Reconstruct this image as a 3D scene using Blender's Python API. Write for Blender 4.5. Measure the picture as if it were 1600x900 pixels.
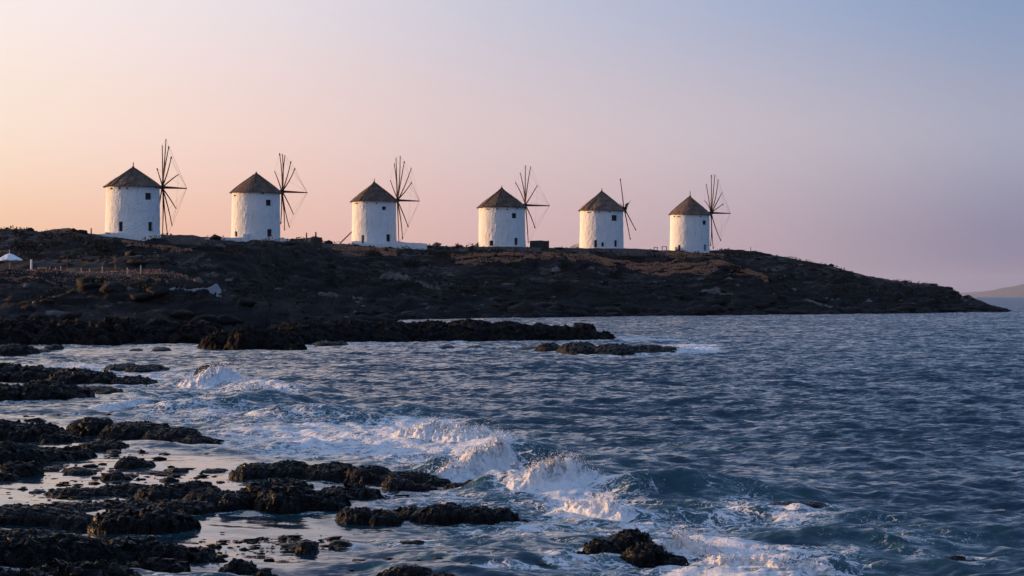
import bpy, math, random
import numpy as np
from mathutils import Vector

# ------------------------------------------------------------------ scene, camera, sky, sun
scene = bpy.context.scene
for o in list(bpy.data.objects):
    bpy.data.objects.remove(o, do_unlink=True)
COL = scene.collection
R = math.radians
CAM_H, FPX, HZ = 2.5, 3200.0, 463.5          # camera height (m), focal length in photo pixels, horizon row

cam = bpy.data.cameras.new('camera'); cam.lens = 72.0; cam.sensor_width = 36.0
cam.clip_start = 0.1; cam.clip_end = 90000.0; cam.shift_y = 13.5 / 1600.0
cam_ob = bpy.data.objects.new('camera', cam); COL.objects.link(cam_ob)
cam_ob.location = (0, 0, CAM_H); cam_ob.rotation_euler = (R(90), 0, 0)
scene.camera = cam_ob
scene.cycles.diffuse_bounces = 7; scene.cycles.max_bounces = 14

SUN_AZ, SUN_EL = R(73.5), R(4.4)                # to the left of straight ahead, above the horizon
SUN = Vector((-math.sin(SUN_AZ) * math.cos(SUN_EL), math.cos(SUN_AZ) * math.cos(SUN_EL), math.sin(SUN_EL)))

def lin(c):
    return tuple(((v / 255.0) / 12.92 if v <= 10 else (((v / 255.0) + 0.055) / 1.055) ** 2.4) for v in c)
def rgba(c): return tuple(c) + (1.0,)

world = bpy.data.worlds.new('World'); scene.world = world; world.use_nodes = True
wn = world.node_tree; wn.nodes.clear(); L = wn.links
def wnode(t, **kw):
    n = wn.nodes.new(t)
    for k, v in kw.items(): setattr(n, k, v)
    return n
tc = wnode('ShaderNodeTexCoord'); nrm = wnode('ShaderNodeVectorMath', operation='NORMALIZE')
L.new(tc.outputs['Generated'], nrm.inputs[0])
sep = wnode('ShaderNodeSeparateXYZ'); L.new(nrm.outputs[0], sep.inputs[0])
flat = wnode('ShaderNodeVectorMath', operation='MULTIPLY'); L.new(nrm.outputs[0], flat.inputs[0]); flat.inputs[1].default_value = (1, 1, 0)
flatn = wnode('ShaderNodeVectorMath', operation='NORMALIZE'); L.new(flat.outputs[0], flatn.inputs[0])
dot = wnode('ShaderNodeVectorMath', operation='DOT_PRODUCT'); L.new(flatn.outputs[0], dot.inputs[0])
dot.inputs[1].default_value = (-math.sin(SUN_AZ), math.cos(SUN_AZ), 0)
azf = wnode('ShaderNodeMapRange'); L.new(dot.outputs['Value'], azf.inputs[0])
azf.inputs[1].default_value = -1; azf.inputs[2].default_value = 1
def sky_ramp(stops):
    r = wnode('ShaderNodeValToRGB'); L.new(azf.outputs[0], r.inputs[0]); cr = r.color_ramp; cr.interpolation = 'B_SPLINE'
    while len(cr.elements) < len(stops): cr.elements.new(0.5)
    for e, (c, col) in zip(cr.elements, stops):
        c2 = math.cos(math.acos(c) + R(0.5)) if -0.5 < c < 0.9 else c
        e.position = (c2 + 1) / 2; e.color = rgba(lin(col))
    return r
# colour along the horizon and some 8 degrees up, by the cosine of the angle from the sun
hor = sky_ramp([(-1, (100, 116, 154)), (-0.3, (98, 110, 148)), (0.06, (112, 116, 150)), (0.18, (188, 166, 177)), (0.30, (217, 178, 178)), (0.42, (250, 194, 168)), (0.53, (255, 200, 156)), (1, (255, 222, 165))])
mid = sky_ramp([(-1, (118, 142, 182)), (-0.3, (126, 146, 182)), (0.06, (163, 166, 187)), (0.18, (195, 185, 197)), (0.32, (224, 202, 203)), (0.42, (247, 213, 204)), (0.53, (255, 233, 214)), (1, (255, 236, 200))])
top = sky_ramp([(-1, (108, 138, 184)), (-0.3, (112, 142, 184)), (0.06, (122, 150, 189)), (0.18, (160, 174, 206)), (0.29, (192, 195, 214)), (0.40, (230, 221, 228)), (0.53, (255, 241, 240)), (1, (255, 240, 218))])
zen = wnode('ShaderNodeRGB'); zen.outputs[0].default_value = rgba(lin((128, 160, 212)))
def maprange(src, a, b):
    m = wnode('ShaderNodeMapRange'); m.interpolation_type = 'SMOOTHSTEP'; L.new(src, m.inputs[0])
    m.inputs[1].default_value = a; m.inputs[2].default_value = b; return m
e0 = maprange(sep.outputs['Z'], 0.015, 0.085); e1 = maprange(sep.outputs['Z'], 0.07, 0.155); e2 = maprange(sep.outputs['Z'], 0.12, 0.75)
def wmix(f, a, b, blend='MIX'):
    m = wnode('ShaderNodeMix', data_type='RGBA', blend_type=blend)
    if isinstance(f, float): m.inputs[0].default_value = f
    else: L.new(f, m.inputs[0])
    L.new(a, m.inputs[6]); L.new(b, m.inputs[7]); return m.outputs[2]
skycol = wmix(e2.outputs[0], wmix(e1.outputs[0], wmix(e0.outputs[0], hor.outputs[0], mid.outputs[0]), top.outputs[0]), zen.outputs[0])
nish = wnode('ShaderNodeTexSky', sky_type='NISHITA'); nish.sun_disc = False
nish.sun_elevation = SUN_EL; nish.sun_rotation = -SUN_AZ; nish.dust_density = 3.0
bg1 = wnode('ShaderNodeBackground'); L.new(skycol, bg1.inputs[0]); bg1.inputs[1].default_value = 0.71
bg2 = wnode('ShaderNodeBackground'); L.new(nish.outputs[0], bg2.inputs[0]); bg2.inputs[1].default_value = 0.008
adds = wnode('ShaderNodeAddShader'); L.new(bg1.outputs[0], adds.inputs[0]); L.new(bg2.outputs[0], adds.inputs[1])
wout = wnode('ShaderNodeOutputWorld'); L.new(adds.outputs[0], wout.inputs['Surface'])

sun = bpy.data.lights.new('sun', 'SUN'); sun.energy = 5.0; sun.angle = R(0.6); sun.color = (1.0, 0.55, 0.25)
sun_ob = bpy.data.objects.new('sun', sun); COL.objects.link(sun_ob)
sun_ob.rotation_euler = (-SUN).to_track_quat('-Z', 'Y').to_euler()

vs = scene.view_settings
vs.view_transform = 'Standard'; vs.look = 'None'; vs.exposure = 0.5; vs.gamma = 1.0; vs.use_curve_mapping = False

# ------------------------------------------------------------------ noise
def _hash(ix, iy, seed):
    h = (ix.astype(np.int64) * 374761393 + iy.astype(np.int64) * 668265263 + seed * 974711) & 0xffffffff
    h = ((h ^ (h >> 13)) * 1274126177) & 0xffffffff
    h = ((h ^ (h >> 16)) * 2246822519) & 0xffffffff
    return ((h ^ (h >> 15)) & 0xffffff) / float(0xffffff)
def vnoise(x, y, seed=0):
    x = np.asarray(x, float); y = np.asarray(y, float)
    ix = np.floor(x); iy = np.floor(y); fx = x - ix; fy = y - iy
    fx = fx * fx * fx * (fx * (fx * 6 - 15) + 10); fy = fy * fy * fy * (fy * (fy * 6 - 15) + 10)
    a = _hash(ix, iy, seed); b = _hash(ix + 1, iy, seed); c = _hash(ix, iy + 1, seed); d = _hash(ix + 1, iy + 1, seed)
    return (a + (b - a) * fx) * (1 - fy) + (c + (d - c) * fx) * fy        # 0..1
def fbm(x, y, oct=5, seed=0, gain=0.5, lac=2.03):
    s = 0; a = 1; t = 0; x = np.asarray(x, float); y = np.asarray(y, float)
    for i in range(oct):
        s = s + a * (vnoise(x, y, seed + i * 17) - 0.5) * 2; t += a; a *= gain
        x, y = (x * 0.8 - y * 0.6) * lac, (x * 0.6 + y * 0.8) * lac
    return s / t                                                            # about -1..1
def ridged(x, y, oct=5, seed=0, gain=0.55, lac=2.1):
    s = 0; a = 1; t = 0; x = np.asarray(x, float); y = np.asarray(y, float)
    for i in range(oct):
        s = s + a * (1 - np.abs(vnoise(x, y, seed + i * 13) * 2 - 1)); t += a; a *= gain
        x, y = (x * 0.8 - y * 0.6) * lac, (x * 0.6 + y * 0.8) * lac
    return s / t
def worley(x, y, seed=0):
    ix = np.floor(x); iy = np.floor(y); f1 = np.full(np.shape(x), 9.0); f2 = f1.copy(); cid = np.zeros(np.shape(x))
    for dx in (-1, 0, 1):
        for dy in (-1, 0, 1):
            cx = ix + dx; cy = iy + dy
            px = cx + _hash(cx, cy, seed); py = cy + _hash(cx, cy, seed + 7)
            d = np.hypot(px - x, py - y); n = d < f1
            f2 = np.where(n, f1, np.minimum(f2, d)); cid = np.where(n, _hash(cx, cy, seed + 3), cid); f1 = np.where(n, d, f1)
    return f1, f2, cid
def sstep(a, b, x):
    t = np.clip((x - a) / (b - a), 0, 1); return t * t * (3 - 2 * t)

def pt(px, py, D): return Vector(((px - 800) / FPX * D, D, CAM_H + (HZ - py) / FPX * D))
def sea_d(py): return CAM_H * FPX / (py - HZ)

# ------------------------------------------------------------------ mesh helpers
def mesh_obj(name, verts, faces, mat, parent=None, smooth=False, loc=None):
    me = bpy.data.meshes.new(name)
    if isinstance(verts, np.ndarray) and isinstance(faces, np.ndarray):
        n = len(verts); k = faces.shape[1]; m = len(faces)
        me.vertices.add(n); me.vertices.foreach_set('co', verts.astype(np.float32).ravel())
        me.loops.add(m * k); me.loops.foreach_set('vertex_index', faces.astype(np.int32).ravel())
        me.polygons.add(m); me.polygons.foreach_set('loop_start', (np.arange(m) * k).astype(np.int32))
        me.update(calc_edges=True)
    else:
        me.from_pydata([tuple(v) for v in verts], [], faces); me.update()
    if smooth: me.polygons.foreach_set('use_smooth', np.ones(len(me.polygons), bool))
    if mat: me.materials.append(mat)
    o = bpy.data.objects.new(name, me); COL.objects.link(o)
    if parent: o.parent = parent
    if loc is not None: o.location = loc
    return o
def tag(o, label=None, cat=None, group=None, kind=None):
    if label: o['label'] = label
    if cat: o['category'] = cat
    if group: o['group'] = group
    if kind: o['kind'] = kind
    return o
def empty(name, loc, rz=0.0):
    o = bpy.data.objects.new(name, None); COL.objects.link(o); o.location = loc; o.rotation_euler = (0, 0, rz); o.empty_display_size = 0.3
    return o
def grid_faces(ni, nj):
    i = np.arange(ni - 1)[:, None]; j = np.arange(nj - 1)[None, :]
    a = i * nj + j
    return np.stack([a, a + 1, a + nj + 1, a + nj], -1).reshape(-1, 4)
class MB:
    def __init__(s): s.v = []; s.f = []
    def box(s, x0, x1, y0, y1, z0, z1, jit=0.0, rng=None):
        b = len(s.v)
        for z in (z0, z1):
            for x, y in ((x0, y0), (x1, y0), (x1, y1), (x0, y1)):
                j = (lambda: rng.uniform(-jit, jit)) if jit else (lambda: 0)
                s.v.append((x + j(), y + j(), z + j()))
        s.f += [tuple(b + k for k in q) for q in ((3, 2, 1, 0), (4, 5, 6, 7), (0, 1, 5, 4), (1, 2, 6, 5), (2, 3, 7, 6), (3, 0, 4, 7))]
        return s
    def tube(s, pts, rads, n=7, cap=True):
        b0 = len(s.v); P = [Vector(p) for p in pts]
        for i, p in enumerate(P):
            d = (P[min(i + 1, len(P) - 1)] - P[max(i - 1, 0)]).normalized()
            u = d.cross(Vector((0, 0, 1)) if abs(d.z) < 0.9 else Vector((1, 0, 0))).normalized(); w = d.cross(u)
            r = rads[i] if hasattr(rads, '__len__') else rads
            for k in range(n):
                a = 2 * math.pi * k / n; s.v.append(tuple(p + (u * math.cos(a) + w * math.sin(a)) * r))
        for i in range(len(P) - 1):
            for k in range(n):
                a = b0 + i * n + k; c = b0 + i * n + (k + 1) % n
                s.f.append((a, c, c + n, a + n))
        if cap:
            s.f.append(tuple(b0 + k for k in range(n))[::-1]); e = b0 + (len(P) - 1) * n; s.f.append(tuple(e + k for k in range(n)))
        return s
    def build(s, name, mat, parent=None, smooth=False, loc=None): return mesh_obj(name, s.v, s.f, mat, parent, smooth, loc)

# ------------------------------------------------------------------ materials
class NT:
    def __init__(s, name):
        s.m = bpy.data.materials.new(name); s.m.use_nodes = True; s.t = s.m.node_tree; s.t.nodes.clear()
        s.out = s.t.nodes.new('ShaderNodeOutputMaterial')
    def n(s, typ, ins=None, **kw):
        nd = s.t.nodes.new(typ)
        for k, v in kw.items(): setattr(nd, k, v)
        for k, v in (ins or {}).items():
            i = nd.inputs[k]
            if hasattr(v, 'is_output') or isinstance(v, bpy.types.NodeSocket): s.t.links.new(v, i)
            else: i.default_value = v
        return nd
    def coord(s, kind='Object', scale=(1, 1, 1)):
        c = s.n('ShaderNodeTexCoord').outputs[kind]
        return s.n('ShaderNodeMapping', {'Vector': c, 'Scale': scale}).outputs[0]
    def noise(s, vec, sc, det=5, rough=0.55, dist=0.0):
        return s.n('ShaderNodeTexNoise', {'Vector': vec, 'Scale': sc, 'Detail': det, 'Roughness': rough, 'Distortion': dist})
    def ramp(s, fac, stops, interp='LINEAR'):
        r = s.n('ShaderNodeValToRGB', {'Fac': fac}); cr = r.color_ramp; cr.interpolation = interp
        while len(cr.elements) < len(stops): cr.elements.new(0.5)
        for e, (p, c) in zip(cr.elements, stops):
            e.position = p; e.color = rgba(c) if hasattr(c, '__len__') else (c, c, c, 1)
        return r.outputs[0]
    def mix(s, f, a, b, blend='MIX'):
        m = s.n('ShaderNodeMix', data_type='RGBA', blend_type=blend)
        for k, v in ((0, f), (6, a), (7, b)):
            i = m.inputs[k]
            if isinstance(v, bpy.types.NodeSocket): s.t.links.new(v, i)
            elif k == 0: i.default_value = v
            else: i.default_value = rgba(v)
        return m.outputs[2]
    def math(s, op, a, b=0.0, clamp=False):
        m = s.n('ShaderNodeMath', {0: a, 1: b}, operation=op); m.use_clamp = clamp; return m.outputs[0]
    def bump(s, h, st, d, normal=None):
        b = s.n('ShaderNodeBump', {'Height': h, 'Strength': st, 'Distance': d})
        if normal: s.t.links.new(normal, b.inputs['Normal'])
        return b.outputs[0]
    def surf(s, sock): s.t.links.new(sock, s.out.inputs['Surface']); return s.m
    def bsdf(s, **kw): return s.n('ShaderNodeBsdfPrincipled', {k.replace('_', ' '): v for k, v in kw.items()})

def m_plaster():
    t = NT('whitewash'); c = t.coord()
    n1 = t.noise(c, 0.55, 6, 0.6).outputs[0]; n2 = t.noise(c, 7.0, 7, 0.68).outputs[0]
    st = t.noise(t.coord(scale=(2.2, 2.2, 0.28)), 1.6, 5, 0.6).outputs[0]
    col = t.mix(t.ramp(n1, [(0.35, 0.0), (0.75, 0.55)]), (0.80, 0.80, 0.79), (0.66, 0.655, 0.63))
    col = t.mix(t.ramp(st, [(0.54, 0.0), (0.70, 0.55)]), col, (0.47, 0.45, 0.42))
    col = t.mix(t.ramp(n2, [(0.64, 0.0), (0.76, 0.45)]), col, (0.5, 0.49, 0.46))
    v = t.n('ShaderNodeTexVoronoi', {'Vector': c, 'Scale': 5.5}).outputs['Distance']
    h = t.math('ADD', t.math('MULTIPLY', n2, 0.8), t.math('MULTIPLY', v, 0.55))
    b = t.bsdf(Base_Color=col, Roughness=0.9, Normal=t.bump(h, 1.0, 0.085)); b.inputs['Specular IOR Level'].default_value = 0.2
    return t.surf(b.outputs[0])
def m_thatch():
    t = NT('thatch'); c = t.n('ShaderNodeTexCoord').outputs['Object']
    s = t.n('ShaderNodeSeparateXYZ', {0: c})
    ang = t.math('ARCTAN2', s.outputs[1], s.outputs[0])
    cv = t.n('ShaderNodeCombineXYZ', {0: t.math('MULTIPLY', ang, 26.0), 1: t.math('MULTIPLY', s.outputs[2], 1.6), 2: 0.0}).outputs[0]
    n1 = t.noise(cv, 1.0, 5, 0.65).outputs[0]; n2 = t.noise(c, 1.1, 4, 0.6).outputs[0]
    lay = t.n('ShaderNodeTexWave', {'Vector': c, 'Scale': 0.42, 'Distortion': 2.0, 'Detail': 3.0}, bands_direction='Z').outputs['Fac']
    col = t.ramp(n1, [(0.36, (0.030, 0.018, 0.013)), (0.50, (0.115, 0.068, 0.045)), (0.64, (0.30, 0.185, 0.125))])
    col = t.mix(t.ramp(n2, [(0.42, 0.0), (0.62, 0.6)]), col, (0.045, 0.033, 0.029))
    rnd = t.n('ShaderNodeMapRange', {0: t.n('ShaderNodeObjectInfo').outputs['Random'], 3: 0.75, 4: 1.35}).outputs[0]
    col = t.n('ShaderNodeVectorMath', {0: col, 'Scale': rnd}, operation='SCALE').outputs[0]
    h = t.math('ADD', n1, t.math('MULTIPLY', lay, 0.3))
    return t.surf(t.bsdf(Base_Color=col, Roughness=0.95, Normal=t.bump(h, 1.0, 0.22)).outputs[0])
def m_simple(name, c1, c2, sc=3.0, rough=0.8, bump=0.4, bd=0.03, scale=(1, 1, 1), spec=0.3):
    t = NT(name); c = t.coord(scale=scale); n = t.noise(c, sc, 6, 0.6).outputs[0]
    b = t.bsdf(Base_Color=t.ramp(n, [(0.3, c1), (0.7, c2)]), Roughness=rough, Normal=t.bump(n, bump, bd)); b.inputs['Specular IOR Level'].default_value = spec
    return t.surf(b.outputs[0])
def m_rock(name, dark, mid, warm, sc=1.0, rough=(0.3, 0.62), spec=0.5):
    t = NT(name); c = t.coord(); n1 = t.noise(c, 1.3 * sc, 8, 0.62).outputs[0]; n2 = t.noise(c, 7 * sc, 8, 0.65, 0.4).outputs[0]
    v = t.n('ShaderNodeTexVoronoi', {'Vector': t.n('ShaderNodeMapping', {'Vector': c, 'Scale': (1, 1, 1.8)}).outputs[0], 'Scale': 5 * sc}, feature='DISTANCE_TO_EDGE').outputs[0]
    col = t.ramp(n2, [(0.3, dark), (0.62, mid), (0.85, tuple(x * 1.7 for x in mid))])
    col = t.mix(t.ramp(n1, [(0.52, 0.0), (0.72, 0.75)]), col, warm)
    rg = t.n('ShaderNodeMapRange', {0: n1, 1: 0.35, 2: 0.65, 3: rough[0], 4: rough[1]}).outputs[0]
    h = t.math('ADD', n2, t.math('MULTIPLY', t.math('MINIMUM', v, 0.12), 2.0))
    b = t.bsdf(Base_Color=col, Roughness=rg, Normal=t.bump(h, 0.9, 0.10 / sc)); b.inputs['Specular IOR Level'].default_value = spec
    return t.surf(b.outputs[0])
def m_terrain():
    t = NT('headland_ground'); c = t.coord()
    z = t.n('ShaderNodeSeparateXYZ', {0: c}).outputs[2]
    nz = t.n('ShaderNodeSeparateXYZ', {0: t.n('ShaderNodeNewGeometry').outputs['True Normal']}).outputs[2]
    big = t.noise(c, 0.045, 5, 0.6).outputs[0]; mid = t.noise(t.coord(scale=(1, 0.55, 1.6)), 0.11, 9, 0.66, 0.8).outputs[0]; fin = t.noise(c, 1.6, 8, 0.7).outputs[0]
    soil = t.ramp(fin, [(0.3, (0.020, 0.016, 0.015)), (0.6, (0.060, 0.047, 0.039)), (0.85, (0.13, 0.10, 0.08))])
    scrub = t.ramp(fin, [(0.35, (0.007, 0.0068, 0.007)), (0.7, (0.026, 0.023, 0.020))])
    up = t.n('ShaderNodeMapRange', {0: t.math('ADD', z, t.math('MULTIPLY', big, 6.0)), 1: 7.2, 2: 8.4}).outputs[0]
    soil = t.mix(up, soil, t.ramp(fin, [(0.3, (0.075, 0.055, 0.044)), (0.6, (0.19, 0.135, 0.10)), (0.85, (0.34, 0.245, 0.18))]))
    col = t.mix(t.ramp(mid, [(0.46, 0.0), (0.51, 1.0)]), soil, scrub)
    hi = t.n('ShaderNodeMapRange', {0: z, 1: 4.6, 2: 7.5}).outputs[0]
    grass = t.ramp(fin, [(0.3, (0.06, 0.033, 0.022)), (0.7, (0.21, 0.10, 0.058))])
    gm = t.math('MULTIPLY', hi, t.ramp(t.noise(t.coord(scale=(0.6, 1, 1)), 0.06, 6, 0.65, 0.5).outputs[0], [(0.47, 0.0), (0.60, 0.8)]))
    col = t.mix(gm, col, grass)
    pm = t.ramp(t.noise(t.coord(scale=(1, 0.6, 2.5)), 0.12, 7, 0.7, 0.8).outputs[0], [(0.58, 0.0), (0.63, 0.75)])
    col = t.mix(pm, col, t.ramp(fin, [(0.35, (0.07, 0.06, 0.052)), (0.75, (0.24, 0.20, 0.17))]))
    rock = t.ramp(fin, [(0.3, (0.003, 0.003, 0.004)), (0.75, (0.018, 0.016, 0.017))])
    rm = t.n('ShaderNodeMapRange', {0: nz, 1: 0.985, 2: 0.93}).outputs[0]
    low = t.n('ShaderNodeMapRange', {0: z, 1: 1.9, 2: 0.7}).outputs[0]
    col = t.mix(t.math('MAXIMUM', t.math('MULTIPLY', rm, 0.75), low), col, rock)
    h = t.math('ADD', t.math('MULTIPLY', mid, 1.3), t.math('MULTIPLY', fin, 0.55))
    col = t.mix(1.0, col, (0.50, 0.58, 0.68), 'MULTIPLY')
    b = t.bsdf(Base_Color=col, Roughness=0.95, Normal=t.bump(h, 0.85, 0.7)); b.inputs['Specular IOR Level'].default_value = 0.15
    return t.surf(b.outputs[0])
def m_water():
    t = NT('sea_water'); c = t.n('ShaderNodeTexCoord').outputs['Object']
    fa = t.n('ShaderNodeAttribute', attribute_name='foam').outputs['Fac']; ca = t.n('ShaderNodeAttribute', attribute_name='calm').outputs['Fac']
    def tilt(sc, amt):
        n = t.noise(t.n('ShaderNodeMapping', {'Vector': c, 'Scale': sc}).outputs[0], 1.0, 3, 0.55, 0.3).outputs['Color']
        d = t.n('ShaderNodeVectorMath', {0: n, 1: (0.5, 0.5, 0.5)}, operation='SUBTRACT').outputs[0]
        return t.n('ShaderNodeVectorMath', {0: d, 1: amt}, operation='MULTIPLY').outputs[0]
    s = t.n('ShaderNodeVectorMath', {0: tilt((3.0, 6.5, 1), (0.60, 1.35, 0)), 1: tilt((10.0, 18.0, 1), (0.45, 0.8, 0))}, operation='ADD').outputs[0]
    s = t.n('ShaderNodeVectorMath', {0: s, 1: tilt((1.8, 1.6, 1), (0.35, 1.0, 0))}, operation='ADD').outputs[0]
    s = t.n('ShaderNodeVectorMath', {0: s, 1: tilt((0.10, 0.16, 1), (0.2, 0.42, 0))}, operation='ADD').outputs[0]
    s = t.n('ShaderNodeVectorMath', {0: s, 1: (0.0, -0.19, 0.0)}, operation='ADD').outputs[0]      # fronts of the onshore waves are the steep sides
    k = t.n('ShaderNodeMapRange', {0: ca, 3: 1.0, 4: 0.07}).outputs[0]
    s = t.n('ShaderNodeVectorMath', {0: s, 'Scale': k}, operation='SCALE').outputs[0]
    g = t.n('ShaderNodeNewGeometry').outputs['Normal']
    nn = t.n('ShaderNodeVectorMath', {0: t.n('ShaderNodeVectorMath', {0: g, 1: s}, operation='ADD').outputs[0]}, operation='NORMALIZE').outputs[0]
    body = t.mix(t.n('ShaderNodeMapRange', {0: fa, 1: 0.0, 2: 0.5}).outputs[0], (0.003, 0.022, 0.040), (0.018, 0.066, 0.082))
    wat = t.bsdf(Base_Color=body, Roughness=0.08, IOR=1.33, Normal=nn)
    # foam: lace, streaks, blotches
    warp = t.noise(c, 2.6, 4, 0.6).outputs['Color']
    wv = t.n('ShaderNodeVectorMath', {0: t.n('ShaderNodeVectorMath', {0: c, 1: (1.0, 0.62, 1)}, operation='MULTIPLY').outputs[0],
        1: t.n('ShaderNodeVectorMath', {0: warp, 1: (0.75, 0.5, 0)}, operation='MULTIPLY').outputs[0]}, operation='ADD').outputs[0]
    lace = t.n('ShaderNodeTexVoronoi', {'Vector': wv, 'Scale': 7.0}, feature='DISTANCE_TO_EDGE').outputs[0]
    lace2 = t.n('ShaderNodeTexVoronoi', {'Vector': wv, 'Scale': 19.0}, feature='DISTANCE_TO_EDGE').outputs[0]
    bl = t.noise(wv, 3.6, 9, 0.74, 0.5).outputs[0]; fi = t.noise(wv, 34.0, 4, 0.6).outputs[0]
    p = t.math('ADD', t.math('MULTIPLY', bl, 1.15), t.math('MULTIPLY', t.math('SUBTRACT', 0.14, t.math('MINIMUM', lace, 0.14)), 1.9))
    p = t.math('ADD', p, t.math('MULTIPLY', t.math('SUBTRACT', 0.10, t.math('MINIMUM', lace2, 0.10)), 1.2))
    p = t.math('ADD', p, t.math('MULTIPLY', t.math('SUBTRACT', fi, 0.5), 0.5))
    f = t.math('ADD', t.math('MULTIPLY', fa, 1.15), t.math('MULTIPLY', t.math('SUBTRACT', p, 0.72), 1.25))
    f = t.n('ShaderNodeMapRange', {0: f, 1: 0.54, 2: 0.90}, interpolation_type='SMOOTHSTEP').outputs[0]
    f = t.math('MULTIPLY', f, t.n('ShaderNodeMapRange', {0: fa, 1: 0.02, 2: 0.16}).outputs[0])
    fb = t.bsdf(Base_Color=(0.92, 0.93, 0.94, 1), Roughness=0.75, Normal=t.bump(t.math('ADD', bl, t.math('MULTIPLY', fi, 0.4)), 0.8, 0.12))
    ms = t.n('ShaderNodeMixShader', {0: t.math('MULTIPLY', f, 0.92), 1: wat.outputs[0], 2: fb.outputs[0]})
    return t.surf(ms.outputs[0])
def m_spray():
    t = NT('white_spray'); c = t.coord(); n = t.noise(c, 14.0, 7, 0.7).outputs[0]; n0 = t.noise(c, 4.5, 7, 0.7, 0.6).outputs[0]
    d = t.bsdf(Base_Color=t.ramp(n0, [(0.34, (0.22, 0.34, 0.38)), (0.44, (0.80, 0.84, 0.86)), (0.55, (0.95, 0.95, 0.95))]), Roughness=0.6, Normal=t.bump(n, 0.8, 0.04))
    tr = t.n('ShaderNodeBsdfTranslucent', {'Color': (0.85, 0.86, 0.86, 1)})
    return t.surf(t.n('ShaderNodeMixShader', {0: 0.25, 1: d.outputs[0], 2: tr.outputs[0]}).outputs[0])
def m_drops():
    t = NT('spray_drop'); n = t.noise(t.coord(), 6.0, 3).outputs[0]; col = t.ramp(n, [(0.3, (0.9, 0.92, 0.93)), (0.7, (0.97, 0.97, 0.97))])
    return t.surf(t.n('ShaderNodeMixShader', {0: 0.3, 1: t.bsdf(Base_Color=col, Roughness=0.4).outputs[0], 2: t.n('ShaderNodeBsdfTranslucent', {'Color': col}).outputs[0]}).outputs[0])
M = dict(
    plaster=m_plaster(), thatch=m_thatch(), terrain=m_terrain(), water=m_water(), spray=m_spray(), drops=m_drops(),
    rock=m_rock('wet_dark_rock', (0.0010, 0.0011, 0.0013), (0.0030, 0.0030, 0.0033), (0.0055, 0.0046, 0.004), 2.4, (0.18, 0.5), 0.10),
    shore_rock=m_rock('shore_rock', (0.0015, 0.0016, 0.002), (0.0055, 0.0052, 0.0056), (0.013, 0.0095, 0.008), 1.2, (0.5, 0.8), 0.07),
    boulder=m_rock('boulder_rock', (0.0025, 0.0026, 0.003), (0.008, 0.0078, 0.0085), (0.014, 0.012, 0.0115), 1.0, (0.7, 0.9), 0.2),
    wood=m_simple('weathered_pole_wood', (0.035, 0.016, 0.012), (0.11, 0.048, 0.034), 4, 0.8, 0.4, 0.02, (1, 1, 0.3)),
    darkwood=m_simple('dark_shutter_wood', (0.010, 0.010, 0.012), (0.028, 0.026, 0.028), 5, 0.7, 0.5, 0.02, (4, 4, 0.5)),
    rope=m_simple('rigging_rope', (0.10, 0.085, 0.07), (0.2, 0.17, 0.14), 8, 0.9),
    stone=m_simple('rubble_stone', (0.05, 0.046, 0.045), (0.17, 0.15, 0.14), 1.8, 0.95, 0.9, 0.15),
    darkstone=m_simple('dark_rubble_stone', (0.018, 0.017, 0.019), (0.055, 0.05, 0.05), 2.2, 0.95, 0.9, 0.15),
    canvas=m_simple('white_canvas', (0.66, 0.66, 0.67), (0.8, 0.8, 0.8), 2, 0.85, 0.2),
    sail=m_simple('pale_sailcloth', (0.22, 0.21, 0.22), (0.4, 0.38, 0.38), 3, 0.85, 0.3),
    tan=m_simple('reed_screen', (0.26, 0.17, 0.11), (0.46, 0.31, 0.20), 3, 0.9, 0.6, 0.05, (6, 6, 0.6)),
    post=m_simple('bleached_post', (0.28, 0.24, 0.2), (0.46, 0.4, 0.35), 4, 0.85),
    sand=m_simple('pale_pebbles', (0.26, 0.26, 0.265), (0.5, 0.5, 0.5), 2.5, 0.95, 0.8, 0.2),
    leaf=m_simple('scrub_leaf', (0.010, 0.011, 0.008), (0.030, 0.029, 0.020), 2.0, 0.8, 0.0, 0.01, (1, 1, 1), 0.1),
    dryleaf=m_simple('dry_twig', (0.10, 0.07, 0.05), (0.2, 0.14, 0.1), 3, 0.85),
    grass=m_simple('dry_grass_stem', (0.26, 0.125, 0.075), (0.55, 0.27, 0.155), 0.8, 0.9, 0.0),
    paleledge=m_simple('pale_ledge_rock', (0.035, 0.031, 0.030), (0.17, 0.145, 0.125), 0.9, 0.95, 1.0, 0.25),
    island=m_simple('island_ground', (0.045, 0.042, 0.048), (0.10, 0.085, 0.085), 0.012, 0.95, 0.9, 12.0),
)

# ------------------------------------------------------------------ sea
def seg_ridge(X, Y, a, b, w):                    # soft ridge 0..1 along a segment in plan
    ax, ay = a; bx, by = b; dx, dy = bx - ax, by - ay; l2 = dx * dx + dy * dy
    t = np.clip(((X - ax) * dx + (Y - ay) * dy) / l2, 0, 1)
    d = np.hypot(X - ax - t * dx, Y - ay - t * dy)
    return np.exp(-(d / w) ** 2)
def sxy(px, py): D = sea_d(py); return ((px - 800) / FPX * D, D)

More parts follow.
